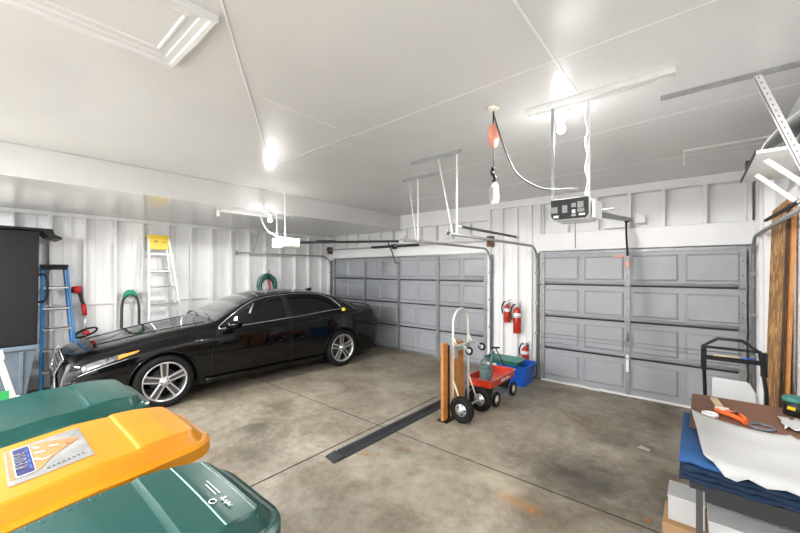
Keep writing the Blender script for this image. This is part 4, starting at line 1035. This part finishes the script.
m = MB(); m.lathe([(0, 0), (.072, 0), (.076, .01), (.078, .19), (.074, .20), (.070, .19), (.068, .02), (0, .02)], (cx_, cy_, .272), 'z', 26); m.build('body', 'can', r)
m = MB(); m.lathe([(.074, .20), (.06, .235), (.055, .235), (.069, .199)], (cx_, cy_, .272), 'z', 26); m.build('neck', 'can', r)
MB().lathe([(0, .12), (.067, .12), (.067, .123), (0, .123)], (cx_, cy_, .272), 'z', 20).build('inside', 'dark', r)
MB().tube(catmull([(cx_-.055, cy_-.02, .49), (cx_-.05, cy_-.02, .56), (cx_, cy_, .60), (cx_+.05, cy_+.03, .56), (cx_+.075, cy_+.04, .42), (cx_+.074, cy_+.03, .34)], 5), .010, 8).build('handle', 'can', r)
MB().tube(catmull([(cx_-.0, cy_+.07, .32), (cx_+.0, cy_+.13, .42), (cx_+.0, cy_+.19, .56), (cx_+.0, cy_+.22, .62)], 5), [.022]*8+[.017]*8, 8).build('spout', 'can', r)
MB().lathe([(.016, 0), (.04, .035), (0, .04)], (cx_, cy_+.225, .62), 'z', 16).build('sprinkler_head', 'slate', r)
def recycling(x0, x1, y0, y1, z1, label, mm, grp=None, z0=0., name='recycling_bin', cat='bin', tap=.05):
    r = thing(name, ((x0+x1)/2, (y0+y1)/2, z0), label, cat, grp)
    open_tray(x0, x1, y0, y1, z0, z1, tap, .04, .006, .016).build('tub', mm, r, bevel=.002)
    MB().box((x0-.017, y0+.1, z1-.025), (x0+.004, y1-.1, z1-.0)).build('grip', mm, r, bevel=.003); MB().box((x1-.004, y0+.1, z1-.025), (x1+.017, y1-.1, z1-.0)).build('grip', mm, r, bevel=.003)
    return r
recycling(-2.50, -2.0, 5.38, 5.86, .315, 'open blue recycling bin on the floor beside the right garage door', 'blue')
r = thing('storage_tub', (-2.4, 5.4, .33), 'dark green plastic tub resting across the blue recycling bin', 'tub')
open_tray(-2.66, -2.08, 5.30, 5.62, .328, .40, .03, .04, .005, .015).build('tub', 'tub', r, bevel=.002)

# ------------------------------------------------------------------ floor strip, leaves, scraps
r = thing('threshold_strip', (-2.66, 3.1, 0), 'long black rubber threshold strip lying across the concrete floor', 'threshold strip')
m = MB(); P0, P1 = (2.29, 4.15), None
m.hexa([(-2.76,2.30,0),(-2.59,2.27,0),(-2.57,4.10,0),(-2.74,4.12,0)], [(-2.755,2.30,.008),(-2.595,2.27,.008),(-2.575,4.10,.008),(-2.735,4.12,.008)])
m.hexa([(-2.745,2.30,.008),(-2.66,2.29,.008),(-2.64,4.10,.008),(-2.725,4.12,.008)], [(-2.735,2.30,.030),(-2.70,2.30,.030),(-2.68,4.10,.030),(-2.715,4.12,.030)]); m.build('strip', 'rubberm', r, bevel=.002)
m = MB(); m.hexa([(-2.77,2.17,0),(-2.60,2.14,0),(-2.592,2.265,0),(-2.762,2.295,0)], [(-2.765,2.175,.006),(-2.605,2.145,.006),(-2.595,2.262,.022),(-2.76,2.292,.022)]); m.build('end_ramp', 'rubberm', r, bevel=.002)
leaves = [(-.946, 2.666, 'on the bare floor beside the rusty stain', .05), (-2.27, 2.78, 'right of the black floor strip', .04), (-.544, 2.5, 'at the lower picture edge', .045), (-.278, 3.10, 'nearest the white boxes', .05),
          (-2.0, 3.95, 'beside the hand truck wheel', .04), (-2.50, 2.45, 'close to the near end of the black strip', .05), (-2.38, 2.52, 'second one from the near strip end', .035), (-3.127, 1.468, 'at the floor joint beside the green bin', .035), (-3.55, 1.80, 'between the car and the yellow bin', .03)]
for i, (x, y, w, s) in enumerate(leaves):
    m = MB(); a0 = random.random()*6; q = []
    for k_ in range(10):
        a = 2*PI*k_/10; rr_ = s*(.55 if k_ % 2 else .85)*(1 if k_ else 1.5)/2*1.3
        q.append((x+rr_*math.cos(a+a0), y+rr_*math.sin(a+a0)))
    ce_ = m.bm.verts.new((x, y, .003)); vs = [m.bm.verts.new((a, b, .004+.008*random.random())) for a, b in q]
    for k_ in range(10): m.face([ce_, vs[k_], vs[(k_+1) % 10]])
    o = m.build('fallen_leaf', 'leaf', loc=(x, y, .002), solid=.0); o.modifiers.new('s', 'SOLIDIFY').thickness = .0015
    tag(o, 'curled orange brown leaf on the concrete, ' + w, 'leaf', 'dry leaves on the floor')
m = MB(); m.hexa([(-.47,4.33,.001),(-.37,4.30,.001),(-.36,4.36,.001),(-.44,4.40,.001)], [(-.47,4.33,.004),(-.37,4.30,.012),(-.36,4.36,.006),(-.44,4.40,.003)])
tag(m.build('paper_scrap', 'paper', loc=(-.42, 4.35, .001)), 'small white scrap on the floor before the right garage door', 'paper scrap')

# ------------------------------------------------------------------ right wall: boards, shelf
r = thing('wood_sheet', (.52, 4.3, 0), 'tall flaky wood chip sheet leaning against the right wall', 'wood sheet')
MB().hexa([(.53,4.40,0),(.542,4.40,0),(.542,5.29,0),(.53,5.29,0)], [(.595,4.40,2.42),(.607,4.40,2.42),(.607,5.29,2.42),(.595,5.29,2.42)]).build('sheet', 'osb', r)
b_ = MB().bar((.545, 4.26, .0), (.60, 4.22, 2.38), .02, .07, (0, 1, 0)).build('plank', 'wood', loc=(.54, 4.26, 0)); tag(b_, 'narrow reddish plank leaning in front of wood chip sheet', 'plank')
b_ = MB().bar((.52, 4.35, .0), (.585, 4.35, 2.36), .018, .04, (0, 1, 0)).build('plank', 'dwood', loc=(.52, 4.35, 0)); tag(b_, 'dark brown plank leaning between sheet and reddish plank', 'plank')
r = thing('wall_shelf', (.46, 3.8, 2.6), 'white board shelf high on the right wall below the ceiling', 'shelf')
MB().box((.30, 3.31, 2.575), (.618, 4.32, 2.595)).build('board', 'wall', r)
MB().box((.292, 3.31, 2.575), (.2995, 4.32, 2.60)).build('edge_strip', 'rail_d', r)
for y_ in (3.48, 3.98): MB().bar((.36, y_, 2.565), (.612, y_, 2.28), .03, .02, (0, 1, 0)).build('brace', 'galvp', r)
m = MB(); m.grid([[(.32+.28*i/14, y_, 2.597+.26*math.sin(PI*.5*i/14)**.8) for i in range(15)] for y_ in (3.36, 4.15)]); o = m.build('curved_panel', 'ceil', loc=(.4, 3.8, 2.597), solid=.004); tag(o, 'bowed white panel lying on the high wall shelf', 'panel')
tag(MB().box((.315, 4.17, 2.5955), (.60, 4.26, 2.73)).build('wood_offcut', 'dwood', loc=(.42, 4.2, 2.5955)), 'brown wood offcut on the far end of the high shelf', 'wood piece')
m = MB(); m.tube(catmull([(.55, 2.55, 1.62), (.53, 2.60, 1.55), (.5, 2.66, 1.53), (.54, 2.7, 1.50), (.50, 2.72, 1.46), (.53, 2.66, 1.42)], 6), [.012]*31, 8); m.tube([(.60, 2.62, 1.60), (.53, 2.62, 1.58)], .01, 8)
tag(m.build('cable_bundle', 'cream', loc=(.55, 2.6, 1.5)), 'cream coloured looped cable hanging on the right wall', 'cable')

# black folding cart handle
r = thing('folding_cart', (.22, 4.2, 0), 'black tubular folding cart standing behind the table by the door', 'cart')
yc = 4.2
MB().tube([(.065, yc, .0), (.055, yc, .70), (.04, yc, 1.13), (.14, yc, 1.205), (.295, yc-.02, 1.205), (.40, yc-.03, 1.12), (.435, yc-.05, .80), (.44, yc-.05, 0)], .014, 8).build('frame', 'blackm', r)
m = MB(); m.box((.045, yc-.03, 1.115), (.41, yc, 1.135)); m.box((.06, yc-.06, 1.02), (.41, yc+.02, 1.035)); m.box((.06, yc-.06, 1.035), (.41, yc-.052, 1.06)); m.build('tool_tray', 'blackm', r, bevel=.003)
for x_ in (.045, .425): MB().box((x_-.02, yc-.03, .92), (x_+.02, yc+.02, 1.12)).build('corner_block', 'black', r, bevel=.005)
MB().box((.05, yc-.3, .25), (.44, yc+.02, .28)).build('deck', 'blackm', r)
for x_ in (.07, .42): MB().lathe([(0,-.02),(.07,-.02),(.08,0),(.07,.02),(0,.02)], (x_, yc-.28, .08), 'x', 18).build('wheel', 'tire', r); 
for x_ in (.07, .42): MB().tube([(x_, yc-.28, .08), (x_, yc-.26, .26)], .012, 8).build('leg', 'blackm', r)
r = thing('scraper', (.24, 4.17, 1.05), 'wooden handled tool with blue tip on the black cart tray', 'hand tool')
MB().tube([(.11, yc-.035, 1.055), (.28, yc-.035, 1.055)], .013, 8).build('handle', 'pine', r)
MB().tube([(.28, yc-.035, 1.055), (.37, yc-.035, 1.052)], .012, 8).build('tip', 'lblue', r)
o = MB().prism([(.10,.40),(.38,.40),(.375,.78),(.33,.872),(.10,.875)], yc-.085, yc-.065, 'y').build('white_board', 'wbox', loc=(.23, 4.1, .4), bevel=.01); tag(o, 'white board with cut corner propped on the black cart', 'board')

# ------------------------------------------------------------------ table and what is on and under it
r = thing('work_table', (.26, 2.95, 0), 'narrow work table with metal legs in the lower right corner', 'table')
MB().box((-.03, 2.34, .695), (.56, 3.60, .725)).build('tabletop', 'rail_d', r)
for y_ in (2.37, 3.54): MB().box((.03, y_, .63), (.505, y_+.02, .694)).build('apron', 'rail_d', r)
for (x_, y_) in ((-.005, 2.36), (.51, 2.36), (-.005, 3.54), (.51, 3.54)): MB().box((x_, y_, 0), (x_+.028, y_+.028, .63 if x_ > .1 else .694)).build('leg', 'alloyd', r)
zz = .7255; hs = [.030, .028, .030, .026]
for i, h_ in enumerate(hs):
    dx = .012*((i*7) % 3)-.015
    m = MB(); n = 22
    x0_, x1_, y0_, y1_ = -.06+dx*.8, .575-dx*.2, 2.315-dx*.5, 3.10
    prof = []
    rows = []
    for j in range(29):
        x_ = x0_+(x1_-x0_)*j/28; w_ = .006*math.sin(j*.9+i*2)+.004*math.sin(j*2.1+i)
        ring = []
        ya = y0_+w_*1.5
        for (u_, v_) in ((1, .0), (.12, .0), (.03, .15), (0, .5), (.03, .85), (.12, 1.), (1, 1.)):
            ring.append((x_, ya+(y1_-ya)*(u_ if u_ == 1 else u_*.25), zz+.001+(h_-.002)*v_+(.002*math.sin(j*1.3+i) if .2 < v_ < .9 else 0)))
        rows.append(ring)
    V = m.grid(rows)
    m.face(V[0]); m.face(V[-1][::-1])
    m.face([V[0][0], V[0][-1], V[-1][-1], V[-1][0]]) if False else None
    for j in range(28): m.face([V[j][0], V[j][-1], V[j+1][-1], V[j+1][0]])
    o = m.build('folded_blanket', 'tarpl' if i == 3 else 'tarp', loc=(.25, 2.7, zz)); tag(o, ['dark blue quilted blanket, lowest of the folded stack on the table', 'dark blue quilted blanket, second from the bottom of folded stack', 'dark blue quilted blanket, third from the bottom of folded stack', 'brighter blue blanket on top of the folded stack on the table'][i], 'blanket', 'folded blankets on the work table')
    zz += h_
m = MB(); m.box((-.02, 3.105, .7255), (.55, 3.58, .838)); tag(m.build('carton', 'card', loc=(.26, 3.3, .7255), bevel=.003), 'flat carton on the table beneath the brown hardboard sheet', 'box')
m = MB(); m.hexa([(-.035,2.80,.842),(.54,2.80,.842),(.545,3.60,.842),(-.03,3.585,.842)], [(-.035,2.80,.848),(.54,2.80,.848),(.545,3.60,.848),(-.03,3.585,.848)]); tag(m.build('hardboard_sheet', 'hard', loc=(.25, 3.2, .842)), 'brown hardboard sheet lying at the back of work table', 'board')
# white sheet with a torn edge
edge_far = [(-.03,3.12),(.03,3.05),(.087,3.00),(.16,2.96),(.24,2.945),(.32,2.95),(.387,2.975),(.41,3.00),(.43,2.93),(.46,2.96),(.50,2.99),(.56,2.98)]
edge_near = [(.025,2.40),(.04,2.36),(.06,2.325),(.10,2.27),(.14,2.262),(.18,2.285),(.24,2.27),(.30,2.285),(.36,2.275),(.42,2.27),(.48,2.28),(.58,2.29)]
m = MB(); rows = []
for i in range(12):
    a, b = Vector(edge_far[i]), Vector(edge_near[i]); row = []
    for j in range(15):
        t = j/14; p = a+(b-a)*t; z = .8585+.004*math.sin(i*.8+j*.35)+.003*math.cos(j*.9)
        if p.y < 2.315: z -= (2.315-p.y)*.8
        row.append((p.x, p.y, z))
    rows.append(row)
m.grid(rows); o = m.build('paper_sheet', 'paper', loc=(.25, 2.65, .85)); md = o.modifiers.new('s', 'SOLIDIFY'); md.thickness = .002; md.offset = 1; tag(o, 'large white paper sheet with torn edge over the blue blankets', 'paper sheet')
m = MB(); rows = []
for i in range(9):
    rows.append([(.40+.02*i+.006*math.sin(j*2), 3.10+.035*j+.02*math.sin(i*1.9), .855+.018*abs(math.sin(i*1.3+j*.9))) for j in range(7)])
m.grid(rows); o = m.build('crumpled_paper', 'paper', loc=(.48, 3.2, .85)); o.modifiers.new('s', 'SOLIDIFY').thickness = .002; tag(o, 'crumpled white paper at the right edge of the table', 'paper')
r = thing('tub_of_wipes', (.50, 3.47, .848), 'dark round tub with green lid and yellow print on the table', 'tub')
MB().lathe([(0,0),(.058,0),(.062,.008),(.062,.085),(.058,.09),(0,.09)], (.50,3.47,.848), 'z', 26).build('tub', 'black', r)
MB().lathe([(0,.09),(.064,.09),(.066,.096),(.064,.118),(.03,.124),(0,.124)], (.50,3.47,.848), 'z', 26).build('lid', 'tub', r)
q = MB()
for k_ in range(5): a = -2.35+.13*k_; q.bar((.50+.0635*math.cos(a), 3.47+.0635*math.sin(a), .848+.045), (.50+.0635*math.cos(a+.05), 3.47+.0635*math.sin(a+.05), .848+.065), .006, .003)
q.build('yellow_print', 'yelp', r)
r = thing('putty_brush', (.13, 3.3, .85), 'orange gripped clamp tool with a pale wood handle on hardboard', 'hand tool')
MB().hexa([(.075,3.50,.8485),(.115,3.50,.8485),(.145,3.28,.8485),(.105,3.27,.8485)], [(.075,3.50,.865),(.115,3.50,.865),(.145,3.28,.868),(.105,3.27,.868)]).build('handle', 'pine', r, bevel=.004)
MB().hexa([(.09,3.28,.849),(.17,3.29,.849),(.165,3.22,.849),(.095,3.20,.849)], [(.095,3.275,.87),(.165,3.285,.87),(.16,3.225,.87),(.10,3.21,.87)]).build('ferrule', 'cream', r, bevel=.003)
MB().tube(catmull([(.10,3.21,.862),(.13,3.16,.866),(.17,3.13,.87),(.21,3.08,.866),(.23,3.04,.864)], 5), .014, 10).build('orange_jaw', 'orange', r)
MB().tube(catmull([(.15,3.22,.862),(.18,3.19,.868),(.22,3.15,.87),(.235,3.08,.866)], 5), .012, 10).build('orange_jaw', 'orange', r)
MB().tube([(.165,3.13,.878),(.20,3.155,.88)], .010, 8).build('pivot', 'rail_d', r)
m = MB(); m.lathe([(.028,0),(.042,0),(.042,.018),(.028,.018)], (.065,3.10,.8495), 'z', 24, closed=True); tag(m.build('tape_roll', 'white', loc=(.065,3.10,.8495)), 'white tape roll beside the orange clamp tool', 'tape roll')
m = MB(); m.lathe([(.045,0),(.060,0),(.060,.010),(.045,.010)], (.30,3.06,.8495), 'z', 24, closed=True); tag(m.build('tape_roll', 'slate', loc=(.30,3.06,.8495)), 'flat grey blue ring on hardboard at the paper edge', 'ring')
def carton(a, b, m_, label, flap=None):
    r = thing('carton', ((a[0]+b[0])/2, (a[1]+b[1])/2, a[2]), label, 'box')
    MB().box(a, b).build('box', m_, r, bevel=.004)
    if flap: MB().box((a[0]-.003, a[1]-.004, b[2]+.0005), (b[0]+.003, b[1]+.003, b[2]+.012)).build('lid', flap, r, bevel=.002)
    return r
carton((-.16, 2.64, 0), (.035, 2.90, .30), 'card', 'brown cardboard box on the floor under the white carton')
carton((-.135, 2.69, .301), (.035, 2.88, .438), 'wbox', 'white carton with dark rimmed lid left of the table leg', 'wbox')
carton((.05, 2.45, 0), (.56, 3.05, .437), 'card', 'cardboard box under table below the wide white carton')
carton((.045, 2.43, .4395), (.50, 2.90, .50), 'wbox', 'wide flat white carton right of the table leg', 'wbox')

# ------------------------------------------------------------------ world, colour management
w = bpy.data.worlds.new('world'); SC.world = w; w.use_nodes = True
w.node_tree.nodes['Background'].inputs[0].default_value = (.8, .85, .9, 1); w.node_tree.nodes['Background'].inputs[1].default_value = .3
SC.view_settings.view_transform = 'Standard'; SC.view_settings.look = 'None'; SC.view_settings.gamma = 1; SC.view_settings.use_curve_mapping = False
SC.view_settings.exposure = 1.0
